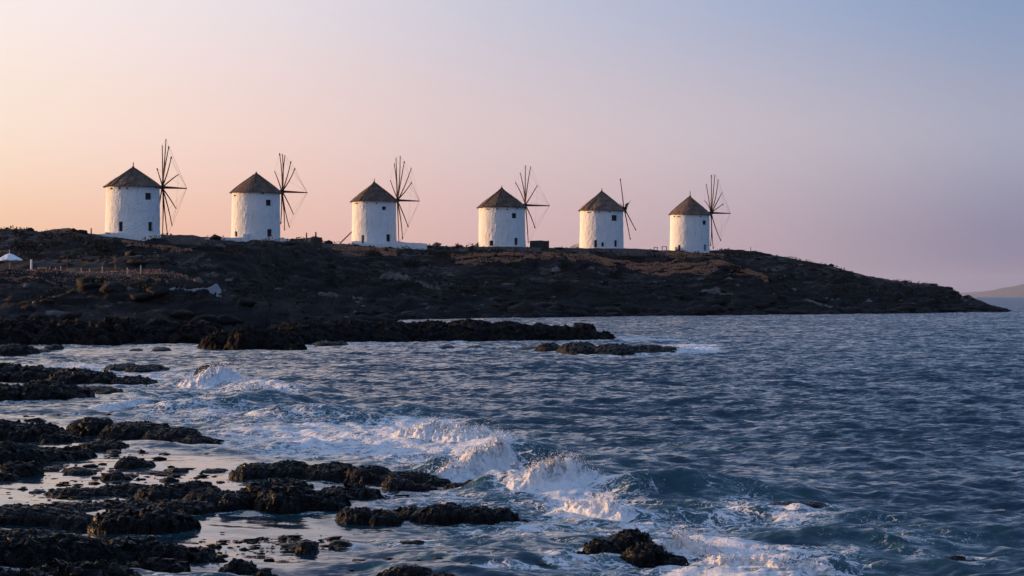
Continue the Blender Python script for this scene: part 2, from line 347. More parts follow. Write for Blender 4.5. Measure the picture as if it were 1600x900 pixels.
rs = np.random.RandomState(5)
WAVES = []
for lam in np.geomspace(0.28, 6.0, 44):
    th = R(250 + rs.normal(0, 24 if lam > 3 else 38)); k = 2 * math.pi / lam
    WAVES.append((k * math.cos(th), k * math.sin(th), rs.uniform(0, 6.28), lam))
def sea_height(X, Y, calm):
    D = np.hypot(X, Y); z = np.zeros_like(X)
    g = 0.55 + 0.9 * vnoise(X * 0.11, Y * 0.11, 91)
    for kx, ky, ph, lam in WAVES:
        a = 0.0070 * lam ** 0.55
        fade = sstep(lam * 260, lam * 90, D)
        s = np.sin(kx * X + ky * Y + ph + 0.9 * vnoise(X * 0.4 / lam, Y * 0.4 / lam, 7))
        z = z + a * fade * (s + 0.28 * (s * s - 0.5)) * (g if lam > 1 else 1)
    return z * (1 - 0.86 * calm)
# the swells that are lifting or breaking: two points of the crest on the water, height, half-width
SWELL = [((600, 688), (810, 700), 0.20, 0.75), ((690, 738), (830, 735), 0.26, 0.50), ((800, 768), (1010, 775), 0.24, 0.50), ((905, 800), (1010, 806), 0.14, 0.25),
         ((1060, 775), (1190, 772), 0.17, 0.5), ((1180, 792), (1330, 796), 0.07, 0.3), ((440, 655), (640, 648), 0.22, 0.8), ((120, 640), (270, 622), 0.20, 0.8),
         ((290, 602), (470, 612), 0.22, 0.9), ((300, 640), (420, 632), 0.25, 1.0), ((1060, 880), (1330, 896), 0.10, 0.25), ((1200, 850), (1420, 856), 0.10, 0.3),
         ((380, 705), (480, 700), 0.15, 0.5), ((1380, 770), (1600, 760), 0.05, 0.5), ((1250, 700), (1500, 690), 0.04, 0.7), ((850, 660), (1100, 664), 0.05, 0.7)]
# where foam lies: centre and half-size in the picture, strength
FOAM = [(345, 594, 60, 14, .7), (405, 614, 85, 12, .62), (240, 612, 140, 22, .48), (250, 645, 170, 22, .50), (420, 650, 170, 22, .40), (470, 690, 210, 28, .63), (640, 674, 130, 16, .64),
        (600, 700, 170, 34, .70), (725, 700, 100, 34, .7), (740, 742, 90, 22, .7), (880, 768, 100, 30, .72), (935, 794, 85, 18, .7), (1010, 825, 190, 34, .50), (1120, 800, 120, 26, .50),
        (1160, 884, 190, 16, .72), (1235, 806, 70, 10, .55), (1100, 750, 170, 15, .44), (800, 830, 190, 34, .52), (640, 790, 190, 26, .58), (560, 770, 130, 14, .6), (300, 705, 120, 22, .46),
        (1085, 546, 50, 7, .85), (1010, 531, 110, 5, .55), (120, 577, 90, 9, .6), (230, 592, 60, 9, .6), (520, 655, 120, 12, .45), (1440, 850, 160, 30, .33), (1350, 820, 200, 26, .33),
        (960, 880, 140, 20, .5), (700, 860, 160, 20, .28), (640, 538, 140, 3, .5), (1060, 700, 110, 8, .3), (1400, 880, 120, 14, .42), (850, 720, 110, 16, .4), (100, 660, 140, 12, .42), (500, 822, 150, 12, .25)]
CALM = [(190, 755, 300, 48, 1.0), (330, 835, 230, 36, .9), (60, 700, 140, 50, .9), (120, 770, 260, 55, 1.0), (60, 800, 200, 30, 1), (330, 840, 170, 26, .85), (60, 610, 110, 12, .8), (440, 850, 140, 40, .7), (120, 690, 90, 18, .8), (330, 735, 140, 14, .75), (20, 700, 90, 40, .8), (200, 548, 330, 6, .5),
        (520, 820, 180, 20, .4), (620, 768, 50, 10, .8), (380, 885, 130, 25, .8)]

u_in = np.linspace(-0.30, 0.30, 840)
u_all = np.concatenate([[-6, -2.5, -1.2, -0.7, -0.42], u_in, [0.42, 0.7, 1.2, 2.5, 6]])
d_in = np.geomspace(15.0, 430.0, 820)
d_all = np.concatenate([[1.5, 6.0, 11.0], d_in, [470, 540, 700, 1000, 1800, 3500, 7000, 14000, 30000, 40000]])
U, DD = np.meshgrid(u_all, d_all)
X = U * DD; Y = DD.copy()
PX = 800 + U * FPX; PY = HZ + CAM_H * FPX / DD
warpx = 26 * fbm(X * 0.6, Y * 0.45, 3, 40) ; warpy = 0.16 * (PY - HZ) * fbm(X * 0.6 + 9, Y * 0.45, 3, 44)
def blobs(lst):
    s = np.zeros_like(PX)
    for cx, cy, rx, ry, st in lst:
        r2 = ((PX + warpx - cx) / rx) ** 2 + ((PY + warpy * 0.6 - cy) / ry) ** 2
        s = np.maximum(s, st * np.exp(-r2 * 0.75)) + 0.18 * st * np.exp(-r2 * 0.5)
    return s
calm = np.clip(blobs(CALM), 0, 1)
foam = np.clip(blobs(FOAM), 0, 1.1)
Zs = sea_height(X, Y, calm)
for a, b, h, w in SWELL:
    A = sxy(*a); B = sxy(*b)
    rdg = seg_ridge(X + 0.5 * fbm(X * .8, Y * .8, 2, 60), Y + 0.5 * fbm(X * .8, Y * .8, 2, 61), A, B, w) * (1 - calm * 0.7)
    Zs += h * rdg * (0.8 + 0.4 * vnoise(X * 2, Y * 2, 62))
Zs += foam * 0.05 * fbm(X * 3.2, Y * 3.2, 4, 70) * (1 - calm)
far = (DD > 440) | (np.abs(U) > 0.31) | (DD < 14)
Zs[far] = 0
streak = sstep(0.66, 0.82, vnoise(X * 0.35, Y * 0.9, 33) * 0.6 + vnoise(X * 1.3, Y * 2.6, 34) * 0.4)
foam = np.clip(foam + 0.10 * streak * (PY > 560) * (PX < 1300), 0, 1.1) * (1 - 0.75 * calm)
foam[far] = 0
sea = mesh_obj('sea', np.stack([X, Y, Zs], -1).reshape(-1, 3), grid_faces(*X.shape), M['water'], smooth=True)
for nm, arr in (('foam', foam), ('calm', calm)):
    at = sea.data.attributes.new(nm, 'FLOAT', 'POINT'); at.data.foreach_set('value', arr.astype(np.float32).ravel())
tag(sea, 'dark blue choppy sea with foam streaks', None, kind='structure')

# ------------------------------------------------------------------ headland
RIDGE = [(-600, 352), (-300, 350), (-100, 356), (0, 358), (40, 358), (60, 362), (85, 358), (108, 356), (125, 361), (145, 365), (165, 367), (250, 367.5), (300, 369), (312, 372), (330, 373), (440, 374), (470, 374), (488, 371), (499, 371),
         (503, 380), (545, 382), (620, 382.5), (668, 383), (720, 386.5), (785, 386.5), (860, 388), (905, 389), (975, 389.5), (1045, 391.5), (1130, 392.5), (1185, 394.5), (1210, 400), (1245, 406), (1290, 414), (1320, 422), (1350, 430), (1390, 437), (1420, 441),
         (1455, 445), (1482, 449), (1492, 456), (1500, 463), (1515, 465), (1530, 470), (1548, 478), (1575, 485), (1590, 490), (1700, 496)]
RD = [(-600, 258), (0, 262), (150, 270), (208, 276), (400, 305), (585, 327), (785, 331), (940, 345), (1080, 366), (1200, 376), (1290, 380), (1420, 378), (1490, 366), (1530, 360), (1580, 352), (1700, 345)]
# px, shore row, then (distance, row) four times between shore and ridge
TAB = [(-600, 538, (150, 490), (168, 455), (186, 425), (206, 422)), (0, 538, (150, 490), (168, 455), (186, 426), (206, 422)), (150, 538, (150, 490), (168, 461), (188, 429), (208, 418)),
       (250, 537, (150, 492), (168, 463), (190, 430), (212, 416)), (330, 536, (150, 496), (166, 466), (196, 440), (226, 424)), (430, 532, (160, 502), (214, 470), (255, 441), (266, 392)), (500, 524, (172, 504), (228, 470), (264, 440), (282, 398)),
       (540, 514, (185, 500), (236, 470), (270, 440), (296, 406)), (620, 499, (234, 487), (258, 462), (280, 438), (302, 411)), (785, 497, (250, 484), (268, 460), (286, 440), (306, 416)), (940, 494.5, (266, 482), (281, 458), (299, 437), (320, 413)),
       (1080, 493, (279, 482), (296, 457), (312, 436), (338, 413)), (1200, 491.8, (291, 481), (306, 459), (324, 440), (350, 420)), (1290, 491, (298, 481), (313, 461), (331, 446), (354, 430)), (1420, 489.6, (313, 481), (326, 466), (341, 456), (359, 448)),
       (1482, 488.4, (327, 481), (334, 472), (343, 462), (353, 455)), (1500, 488, (330, 483), (335, 476), (341, 471), (349, 467)), (1530, 487.4, (336, 483), (340, 479), (345, 476), (352, 473)), (1580, 488, (336, 490), (340, 489), (344, 489), (349, 489)), (1700, 492, (334, 496), (338, 496), (342, 496), (345, 496))]
def rowz(D, py): return CAM_H + (HZ - py) / FPX * D
kp = np.array([t[0] for t in TAB], float)
KD = []; KZ = []
for j in range(5):
    if j == 0: d = np.array([sea_d(t[1]) for t in TAB]); z = np.zeros(len(TAB))
    else: d = np.array([t[1 + j][0] for t in TAB], float); z = np.array([rowz(*t[1 + j]) for t in TAB])
    KD.append(d); KZ.append(z)
rp = np.array(RIDGE, float); rd = np.array(RD, float)
def profile(px):
    """control distances and heights for an array of columns: shape (9, n)"""
    ds = [np.interp(px, kp, d) for d in KD]; zs = [np.interp(px, kp, z) for z in KZ]
    dr = np.interp(px, rd[:, 0], rd[:, 1]); zr = rowz(dr, np.interp(px, rp[:, 0], rp[:, 1]))
    ds = [ds[0] - 14] + ds + [dr, dr + 10, dr + 60, dr + 170]
    zs = [zs[0] - 2.2] + zs + [zr, zr + 0.05, zr - 1.6, np.minimum(zr - 6, -3.0)]
    return np.array(ds), np.array(zs)
def terrain_z(px, D):
    px = np.atleast_1d(np.asarray(px, float)); D = np.atleast_1d(np.asarray(D, float))
    ds, zs = profile(px); z = np.full(px.shape, -3.0)
    for j in range(len(ds) - 1):
        t = (D - ds[j]) / np.maximum(ds[j + 1] - ds[j], 1e-3); m = (t >= 0) & (t <= 1)
        z = np.where(m, zs[j] + (zs[j + 1] - zs[j]) * t, z)
    X = (px - 800) / FPX * D; Y = D; dr = ds[6]; zr = zs[6]
    crest = sstep(0, 26, np.abs(D - dr)); crest = np.where(D > dr, 0.15, crest)
    land = sstep(-1.0, 0.6, z)
    k = np.clip(zr / 6.0, 0.2, 1)
    gul = ridged(X * 0.045 + 3, Y * 0.03, 4, 11) - 0.62
    rough = fbm(X * 0.16, Y * 0.16, 5, 21, 0.58)
    rk = ridged(X * 0.30, Y * 0.22, 5, 31, 0.6) - 0.55
    steps = np.round(z / 1.1) * 1.1 - z
    n = crest * k * (3.0 * gul + 1.0 * rough + 0.9 * rk * sstep(6.5, 2.0, z) + 0.45 * steps) + 0.10 * rough + 0.05 * fbm(X * 1.2, Y * 1.2, 3, 51)
    terr = sstep(12, 3, np.abs(D - 196)) * sstep(330, 230, px)              # the beach terrace stays level
    n *= (1 - 0.85 * terr)
    return np.maximum(z + n * land, -3)
def ground(px, D): return float(terrain_z(px, D)[0])
cols = np.concatenate([np.linspace(-600, 0, 90)[:-1], np.linspace(0, 1700, 640)])
per = [8, 44, 36, 40, 40, 60, 10, 20, 12]
frac = []
dsC, zsC = profile(cols)
Drows = [];
for j, nseg in enumerate(per):
    for q in range(nseg): Drows.append(dsC[j] + (dsC[j + 1] - dsC[j]) * q / nseg)
Drows.append(dsC[-1]); Dg = np.array(Drows); Pg = np.broadcast_to(cols, Dg.shape)
Zg = terrain_z(Pg.ravel(), Dg.ravel()).reshape(Dg.shape)
Xg = (Pg - 800) / FPX * Dg
hd = 0.35 * fbm(Xg * 0.5, Dg * 0.5, 3, 77) * sstep(0.3, 1.2, Zg)
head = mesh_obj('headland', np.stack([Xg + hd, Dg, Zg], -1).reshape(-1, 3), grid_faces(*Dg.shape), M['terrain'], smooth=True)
tag(head, 'dark scrubby rocky headland', None, kind='structure')

# far island
def island(name, px0, px1, D, depth, peaks, label):
    n, m = 120, 40
    pxs = np.linspace(px0, px1, n); t = np.linspace(-1, 1, m)
    P, T = np.meshgrid(pxs, t, indexing='ij')
    top = np.interp(pxs, [p[0] for p in peaks], [(HZ - p[1]) / FPX * D + CAM_H for p in peaks])
    prof = np.maximum(0, 1 - np.abs(T) ** 1.5)
    Yw = D + T * depth; Xw = (P - 800) / FPX * D
    z = top[:, None] * prof * (1 + 0.22 * fbm(Xw * 0.0032, Yw * 0.0032, 5, 5)) + 0.08 * top[:, None] * fbm(Xw * .01, Yw * .01, 4, 8) * prof - 1.0
    return tag(mesh_obj(name, np.stack([Xw, Yw, z], -1).reshape(-1, 3), grid_faces(n, m)[:, ::-1].copy(), M['island'], smooth=True), label, None, kind='structure')
island('distant_island', 1518, 2300, 26000, 2000, [(1525, 464.5), (1536, 460), (1552, 455.5), (1580, 449), (1605, 444), (1680, 436), (1800, 431), (2000, 440), (2300, 464)], 'low hazy island on the horizon')
island('distant_coast', 1300, 1760, 34000, 2200, [(1300, 464), (1480, 460), (1520, 456), (1560, 454), (1640, 452), (1760, 460)], 'faint coast far beyond the island')

# ------------------------------------------------------------------ rocks in the water
ROCKS = []
def outcrop(name, label, bl, mat='rock', seed=0, cat='rock', group=None, rough=1.0, maxq=26000):
    """bl: list of (px, waterline row, half-width px, height px, depth in m); a heightfield with crags, cut off under water"""
    B = []
    for px, py, hw, hp, dep in bl:
        D = sea_d(py)
        if D < 62: dep *= .86; hp *= .88
        B.append(((px - 800) / FPX * (D + dep * .5), D + dep * .5, hw * D / FPX, dep * 0.62, hp * D / FPX))
    Dm = min(b[1] for b in B); ROCKS.extend((b[0], b[1], b[2], b[3]) for b in B if b[1] < 160)
    x0 = min(b[0] - b[2] * 1.35 for b in B); x1 = max(b[0] + b[2] * 1.35 for b in B); y0 = min(b[1] - b[3] * 1.35 for b in B); y1 = max(b[1] + b[3] * 1.35 for b in B)
    st = max(Dm / 2048 * 1.1, 0.016); sy = st * 1.5
    nx = int((x1 - x0) / st) + 2; ny = int((y1 - y0) / sy) + 2
    if nx * ny > maxq: k = math.sqrt(nx * ny / maxq); nx = int(nx / k); ny = int(ny / k)
    nx = max(nx, 14); ny = max(ny, 14)
    GX, GY = np.meshgrid(np.linspace(x0, x1, nx), np.linspace(y0, y1, ny))
    hs = np.mean([b[4] for b in B]); ws = np.mean([b[2] for b in B])
    fr = 1.0 / max(0.10, 0.34 * min(ws, 4 * hs))
    wx = 0.22 * fbm(GX * fr, GY * fr, 4, seed + 1) / fr; wy = 0.22 * fbm(GX * fr, GY * fr, 4, seed + 2) / fr
    h = np.full(GX.shape, -1.0)
    for bx, by, rx, ry, H in B:
        ex = (GX + wx * 2 - bx) / rx; ey = (GY + wy * 2 - by) / ry
        r = np.sqrt(ex ** 2 + ey ** 2)
        f = np.where(r < 1, np.sqrt(np.maximum(0, 1 - r ** 2.2)), -(r - 1) * 1.6)
        h = np.maximum(h, H * f)
    f1, f2, cid = worley((GX + wx) * fr * 1.1, (GY + wy) * fr * 0.8, seed + 5)
    g1, g2, gid = worley((GX + wx) * fr * 2.9, (GY + wy) * fr * 2.2, seed + 6)
    crack = sstep(0.0, 0.16, f2 - f1); crack2 = sstep(0.0, 0.2, g2 - g1)
    n = 0.34 * (cid - 0.42) + 0.20 * (gid - 0.5) + 0.42 * fbm(GX * fr * 1.6, GY * fr * 1.6, 6, seed + 3, 0.62) + 0.20 * (crack - 1) + 0.10 * (crack2 - 1) + 0.3 * (ridged(GX * fr * 2.4, GY * fr * 2, 4, seed + 8) - 0.6)
    if len(B) == 1: rough = min(rough, .6)
    fq = 1.0 / max(st * 5, 0.02)
    Z = h + hs * 0.58 * rough * n * sstep(-0.6 * hs, 0.5 * hs, h) + 0.5 * st * fbm(GX * fq * .5, GY * fq * .5, 3, seed + 9)
    stp = max(.035, .20 * hs); tl = .16 * GX + .10 * GY + .25 * stp * fbm(GX * fr, GY * fr, 3, seed + 15); q_ = (Z + tl) / stp; fl = np.floor(q_); Zq = (fl + sstep(.45, 1.0, q_ - fl)) * stp - tl
    Z = np.where(h > 0, Z + .7 * (Zq - Z), Z)
    jx = 0.30 * hs * fbm(GX * fr * 2, GY * fr * 2 + Z * fr, 4, seed + 12); jy = 0.3 * hs * fbm(GX * fr * 2 + 31, GY * fr * 2, 4, seed + 13)
    V = np.stack([GX + jx, GY + jy, Z], -1).reshape(-1, 3); F = grid_faces(ny, nx)
    keep = (V[F][:, :, 2].max(1) > -0.16)
    if len(B) > 1: F = F[keep]
    used = np.unique(F); remap = -np.ones(len(V), int); remap[used] = np.arange(len(used))
    c = np.array([np.mean([b[0] for b in B]), np.mean([b[1] for b in B]), 0.0])
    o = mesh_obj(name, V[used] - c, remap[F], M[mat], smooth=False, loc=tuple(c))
    return tag(o, label, cat, group)

# --- middle distance
outcrop('rock_spit', 'long low jagged rock spit running out from the shore below the windmills',
        [(470, 538, 60, 32, 12), (540, 535, 70, 30, 10), (610, 534, 60, 28, 10), (670, 533, 60, 28, 9), (735, 533, 55, 31, 9), (790, 533, 50, 26, 8), (840, 532, 45, 23, 7), (880, 532, 35, 20, 6), (912, 532, 22, 25, 5), (940, 531, 20, 9, 4)], 'shore_rock', 100, maxq=60000)
outcrop('rock_outcrop', 'rust topped rock outcrop at the foot of the shore, facing the bay', [(350, 546, 36, 26, 5), (395, 547, 46, 34, 6), (440, 547, 36, 24, 5), (462, 548, 14, 10, 3)], 'shore_rock', 140, maxq=40000)
outcrop('flat_rock', 'short flat rock in the water between the rust topped outcrop and the spit', [(507, 541, 15, 8, 2), (530, 541, 14, 7, 2)], 'rock', 150)
outcrop('skerry', 'long low skerry with surf breaking over its seaward end', [(858, 549, 20, 12, 2.5), (905, 554, 34, 17, 4), (960, 555, 40, 15, 4), (1010, 554, 36, 13, 3.5), (1045, 553, 24, 9, 3)], 'rock', 160, maxq=40000)
for i, (a, b, c, d) in enumerate([(697, 547, 14, 7), (742, 547, 16, 6), (790, 547, 9, 3), (828, 547, 18, 5)]):
    outcrop('small_rock', 'small dark rock breaking the surface in line with the skerry', [(a, b, c, d, 1.6)], 'rock', 170 + i, group='small rocks beside the skerry')
outcrop('shore_rocks', 'broken dark rock shelf along the waterline below the beach terrace', [(-60, 540, 90, 40, 14), (40, 540, 70, 36, 13), (120, 539, 60, 34, 12), (190, 539, 60, 36, 12), (255, 538, 50, 34, 11), (310, 538, 46, 30, 9)], 'shore_rock', 180, maxq=60000)
for i, (a, b, c, d) in enumerate([(22, 555, 40, 16), (60, 552, 20, 6), (84, 548, 14, 9), (212, 549, 8, 4), (252, 549, 14, 6)]):
    outcrop('small_rock', 'small dark rock in the calm inlet off the rock shelf', [(a, b, c, d, 1.8)], 'rock', 190 + i, group='small rocks in the inlet')
# --- left, nearer
outcrop('rock_ridge', 'long wet rock ridge with small falls of water over its end', [(-10, 598, 70, 32, 3), (60, 598, 60, 26, 3), (120, 602, 45, 26, 2.4), (160, 602, 28, 22, 1.8), (205, 603, 45, 12, 1.6)], 'rock', 200, maxq=40000)
outcrop('slab_rock', 'low slab of rock awash behind the wet ridge', [(195, 580, 30, 10, 2), (228, 581, 34, 9, 2)], 'rock', 205)
outcrop('rounded_rock', 'rounded wet rock hump with water trickling down its face', [(15, 627, 40, 27, 2), (70, 626, 55, 30, 2.4), (115, 624, 30, 18, 1.6)], 'rock', 210, maxq=40000)
outcrop('small_rock', 'flat rock tongue off the rounded hump', [(150, 613, 40, 9, 1.2), (172, 615, 22, 7, 1.0)], 'rock', 215)
outcrop('wave_rock', 'small rock with a wave bursting over it in the inner bay', [(322, 583, 14, 11, 1.2), (312, 586, 8, 7, .8)], 'rock', 218)
outcrop('rock_shelf', 'dark rock shelf in front of the foaming inlet', [(0, 690, 60, 32, 1.8), (50, 690, 55, 26, 1.6), (90, 692, 30, 16, 1.2), (140, 680, 36, 26, 1.4), (165, 679, 18, 22, 1.0)], 'rock', 220, maxq=40000)
outcrop('rock_tongue', 'tapering rock tongue reaching into the white water', [(215, 686, 60, 26, 1.6), (270, 692, 50, 22, 1.3), (310, 696, 40, 12, 1.0), (160, 705, 40, 16, 1.0)], 'rock', 226, maxq=36000)
outcrop('rock_shelf', 'stepped rock shelf at the edge of the still pool', [(10, 728, 70, 36, 1.3), (60, 722, 60, 22, 1.1), (110, 716, 40, 16, 0.9), (30, 745, 40, 24, .7), (0, 752, 30, 14, .5)], 'rock', 232, maxq=40000)
outcrop('block_rock', 'single blocky rock standing alone in the still pool', [(205, 731, 26, 17, .6), (228, 731, 14, 10, .4)], 'rock', 238)
for i, (a, b, c, d) in enumerate([(82, 735, 14, 6), (128, 742, 24, 9), (178, 750, 20, 14), (205, 746, 14, 6), (240, 741, 28, 4), (335, 738, 20, 6), (150, 738, 8, 4), (58, 770, 10, 4)]):
    outcrop('small_rock', 'small dark rock scattered in the still pool', [(a, b, c, d, .4)], 'rock', 240 + i, group='small rocks in the still pool')
outcrop('rock_bank', 'rough rock bank with weed between the pool and the surf', [(130, 775, 60, 11, .6), (200, 772, 50, 14, .7), (250, 782, 40, 22, .8), (300, 778, 45, 24, .9), (330, 795, 50, 30, .8), (285, 805, 60, 22, .7), (365, 800, 26, 30, .6), (190, 795, 60, 10, .6)], 'rock', 260, maxq=70000)
outcrop('rock_reef', 'upper row of black reef rocks beside the breaking wave', [(395, 748, 34, 22, 1.0), (450, 745, 50, 22, 1.1), (520, 748, 50, 22, 1.1), (575, 752, 40, 22, 1.0), (640, 756, 46, 16, .8), (680, 757, 26, 10, .6)], 'rock', 280, maxq=60000)
outcrop('rock_reef', 'tall black reef mass with a brown crest amid the foam', [(405, 795, 40, 40, .9), (450, 802, 55, 40, 1.0), (500, 800, 50, 30, .9), (545, 780, 50, 18, .8), (440, 770, 50, 18, .8)], 'rock', 290, maxq=70000)
outcrop('reef_rock', 'hump of reef rock ringed by a pale pool', [(625, 768, 26, 20, .5), (660, 768, 24, 12, .4)], 'rock', 296)
for i, (a, b, c, d) in enumerate([(715, 762, 18, 8), (740, 761, 18, 12), (765, 765, 14, 5)]):
    outcrop('small_rock', 'small black rock at the foot of the tall breaking wave', [(a, b, c, d, .4)], 'rock', 300 + i, group='rocks under the breaking wave')
outcrop('rock_reef', 'lower row of black reef rocks ending in a blunt point in the foam', [(560, 820, 34, 26, .6), (600, 822, 30, 24, .6), (640, 815, 30, 22, .6), (690, 820, 50, 32, .7), (740, 820, 45, 28, .6), (785, 818, 26, 24, .5), (810, 816, 14, 8, .3)], 'rock', 310, maxq=60000)
outcrop('whaleback_rock', 'broad whaleback rock with a strip of water on its top', [(190, 832, 50, 34, .7), (240, 833, 60, 36, .8), (280, 830, 30, 26, .6)], 'rock', 320, maxq=40000)
outcrop('rock_bank', 'jumbled rock bank left of the whaleback rock', [(20, 822, 70, 30, .8), (80, 820, 60, 26, .8), (120, 825, 40, 20, .6), (30, 845, 60, 16, .5), (100, 800, 60, 12, .5)], 'rock', 326, maxq=60000)
outcrop('pointed_rock', 'small pointed rock alone in the shallow water', [(478, 863, 18, 17, .3), (470, 862, 10, 12, .25)], 'rock', 332)
outcrop('rock_ledge', 'wide black rock ledge sloping into the shallows', [(30, 900, 90, 66, .9), (110, 890, 80, 50, .8), (180, 880, 70, 36, .7), (240, 880, 60, 32, .6), (300, 880, 40, 18, .4), (240, 905, 70, 30, .5), (120, 930, 120, 50, .6), (20, 950, 100, 60, .6)], 'rock', 340, maxq=90000)
outcrop('rock_point', 'black rock rising from the shallows next to the wide ledge', [(375, 908, 34, 34, .4), (415, 915, 26, 24, .3)], 'rock', 350)
outcrop('rock_row', 'row of half sunken rocks with weed in the shallows', [(640, 905, 40, 22, .4), (690, 910, 30, 14, .3), (725, 892, 26, 12, .3), (610, 905, 20, 14, .3)], 'rock', 356, maxq=40000)
for i, (a, b, c, d) in enumerate([(790, 890, 20, 8), (850, 889, 22, 10), (532, 852, 18, 8), (640, 850, 20, 6), (690, 876, 18, 5)]):
    outcrop('small_rock', 'small half sunken rock in the rippled shallows', [(a, b, c, d, .25)], 'rock', 360 + i, group='half sunken rocks in the shallows')
outcrop('seaweed_rock', 'wave washed rock with brown weed and white rivulets, surf behind it', [(905, 880, 20, 16, .3), (945, 876, 36, 34, .5), (985, 872, 44, 44, .6), (1010, 884, 40, 34, .5), (1045, 884, 26, 16, .4)], 'rock', 370, maxq=60000)
outcrop('awash_rock', 'dark rock just awash in the swell with foam in front', [(1245, 792, 46, 6, .5)], 'rock', 380, rough=0.7)
outcrop('awash_rock', 'rock awash alone amid open lacy foam', [(1492, 880, 24, 12, .25), (1515, 882, 16, 8, .2)], 'rock', 384, rough=0.7)

# loose stones and weed lying in the pools and along the reefs: too many to count
def rubble(regions, seed):
    rg = np.random.RandomState(seed); VV = []; FF = []; off = 0
    ico = np.array([(0, 0, 1), (.89, 0, .45), (.28, .85, .45), (-.72, .53, .45), (-.72, -.53, .45), (.28, -.85, .45), (.72, .53, -.45), (-.28, .85, -.45), (-.89, 0, -.45), (-.28, -.85, -.45), (.72, -.53, -.45), (0, 0, -1)])
    icf = np.array([(0, 1, 2), (0, 2, 3), (0, 3, 4), (0, 4, 5), (0, 5, 1), (1, 6, 2), (2, 7, 3), (3, 8, 4), (4, 9, 5), (5, 10, 1), (6, 7, 2), (7, 8, 3), (8, 9, 4), (9, 10, 5), (10, 6, 1)])
    for cx, cy, rx, ry, n in regions:
        for _ in range(n):
            px = rg.normal(cx, rx * .6); py = rg.normal(cy, ry * .6); x, y = sxy(px, py); r = rg.lognormal(math.log(.022), .6) * y / 22
            v = ico * rg.uniform(.35, 1.4, (12, 1)) * np.array([r * rg.uniform(1, 2.2), r, r * rg.uniform(.25, .6)]); VV.append(v + (x, y, r * rg.uniform(-.1, .15))); FF.append(icf + off); off += 12
    return tag(mesh_obj('loose_stones', np.concatenate(VV), np.concatenate(FF), M['rock']), 'loose dark stones and weed in the pools', None, kind='stuff')
rubble([(120, 765, 120, 14, 110), (90, 735, 100, 10, 70), (280, 745, 110, 10, 60), (180, 790, 140, 14, 120), (430, 850, 110, 12, 110), (420, 735, 60, 6, 40), (560, 775, 90, 10, 50), (60, 810, 90, 10, 60), (330, 868, 70, 10, 60), (640, 885, 160, 12, 60), (90, 655, 120, 8, 50), (160, 710, 120, 8, 50)], 3)

# white water round the feet of the rocks
edge = np.zeros_like(foam); nz_ = vnoise(X * 2.1, Y * 1.3, 301) * .6 + vnoise(X * 6, Y * 4, 302) * .4
for bx, by, rx, ry in ROCKS:
    wdt = .12 + .012 * by; i0, i1 = np.searchsorted(d_all, [by - ry * 2 - 1.2, by + ry * 2 + 1.2])
    if i1 - i0 < 2: continue
    sl = slice(i0, i1); r = np.hypot((X[sl] - bx) / rx, (Y[sl] - by) / ry); d_ = (r - 1.02) * min(rx, ry)
    edge[sl] = np.maximum(edge[sl], np.exp(-(d_ / wdt) ** 2) * sstep(.32, .58, nz_[sl]) * .72)
foam = np.clip(np.maximum(foam, edge * (1 - .45 * calm)) + .25 * edge * foam, 0, 1.1); foam[far] = 0
sea.data.attributes['foam'].data.foreach_set('value', foam.astype(np.float32).ravel())

# ------------------------------------------------------------------ boulders on the shore
def boulder(px, py, wpx, hpx, D, seed, label, group):
    n, m = 15, 10; hpx *= .66; wpx *= .85; rng = np.random.RandomState(seed)
    th = np.linspace(0, 2 * np.pi, n, endpoint=False); ph = np.linspace(0, np.pi, m)
    T, Pn = np.meshgrid(th, ph); d = np.stack([np.sin(Pn) * np.cos(T), np.sin(Pn) * np.sin(T), np.cos(Pn)], -1)
    r = np.ones(T.shape)
    for q in range(14):                                    # planar cuts make it angular
        nv = rng.normal(size=3); nv /= np.linalg.norm(nv); r = np.minimum(r, rng.uniform(.42, .78) / np.maximum(d @ nv, 1e-3))
    r *= 1 + 0.14 * fbm(T * 2 + seed, Pn * 3, 4, seed)
    w = wpx * D / FPX / 1.55; h = hpx * D / FPX / 1.5
    V = d * r[..., None] * np.array([w, w * .8, h]); V = V.reshape(-1, 3)
    F = [(i * n + j, (i + 1) * n + j, (i + 1) * n + (j + 1) % n, i * n + (j + 1) % n) for i in range(m - 1) for j in range(n)]
    p = pt(px, py, D); gz = ground(px, D)
    o = mesh_obj('boulder', V, np.array(F), M['boulder'], loc=(p.x, p.y, gz + h * 0.45)); tag(o, label, 'boulder', group)
    o.rotation_euler = (0, 0, rng.uniform(0, 6))
    return o
BO = [(140, 474, 46, 26, 160), (180, 470, 60, 34, 158), (215, 478, 40, 24, 155), (243, 474, 42, 34, 156), (285, 480, 50, 24, 152), (320, 482, 50, 26, 149), (358, 476, 44, 26, 151), (385, 480, 50, 26, 156), (205, 492, 46, 18, 145), (265, 496, 50, 18, 142),
      (330, 496, 46, 20, 142), (120, 462, 34, 20, 164), (380, 458, 36, 22, 170), (110, 490, 50, 18, 146), (40, 480, 46, 20, 158), (420, 488, 40, 18, 160)]
for i, (a, b, c, d, e) in enumerate(BO):
    boulder(a, b, c, d, e, 500 + i, 'large angular boulder tumbled below the beach terrace', 'boulders below the terrace')

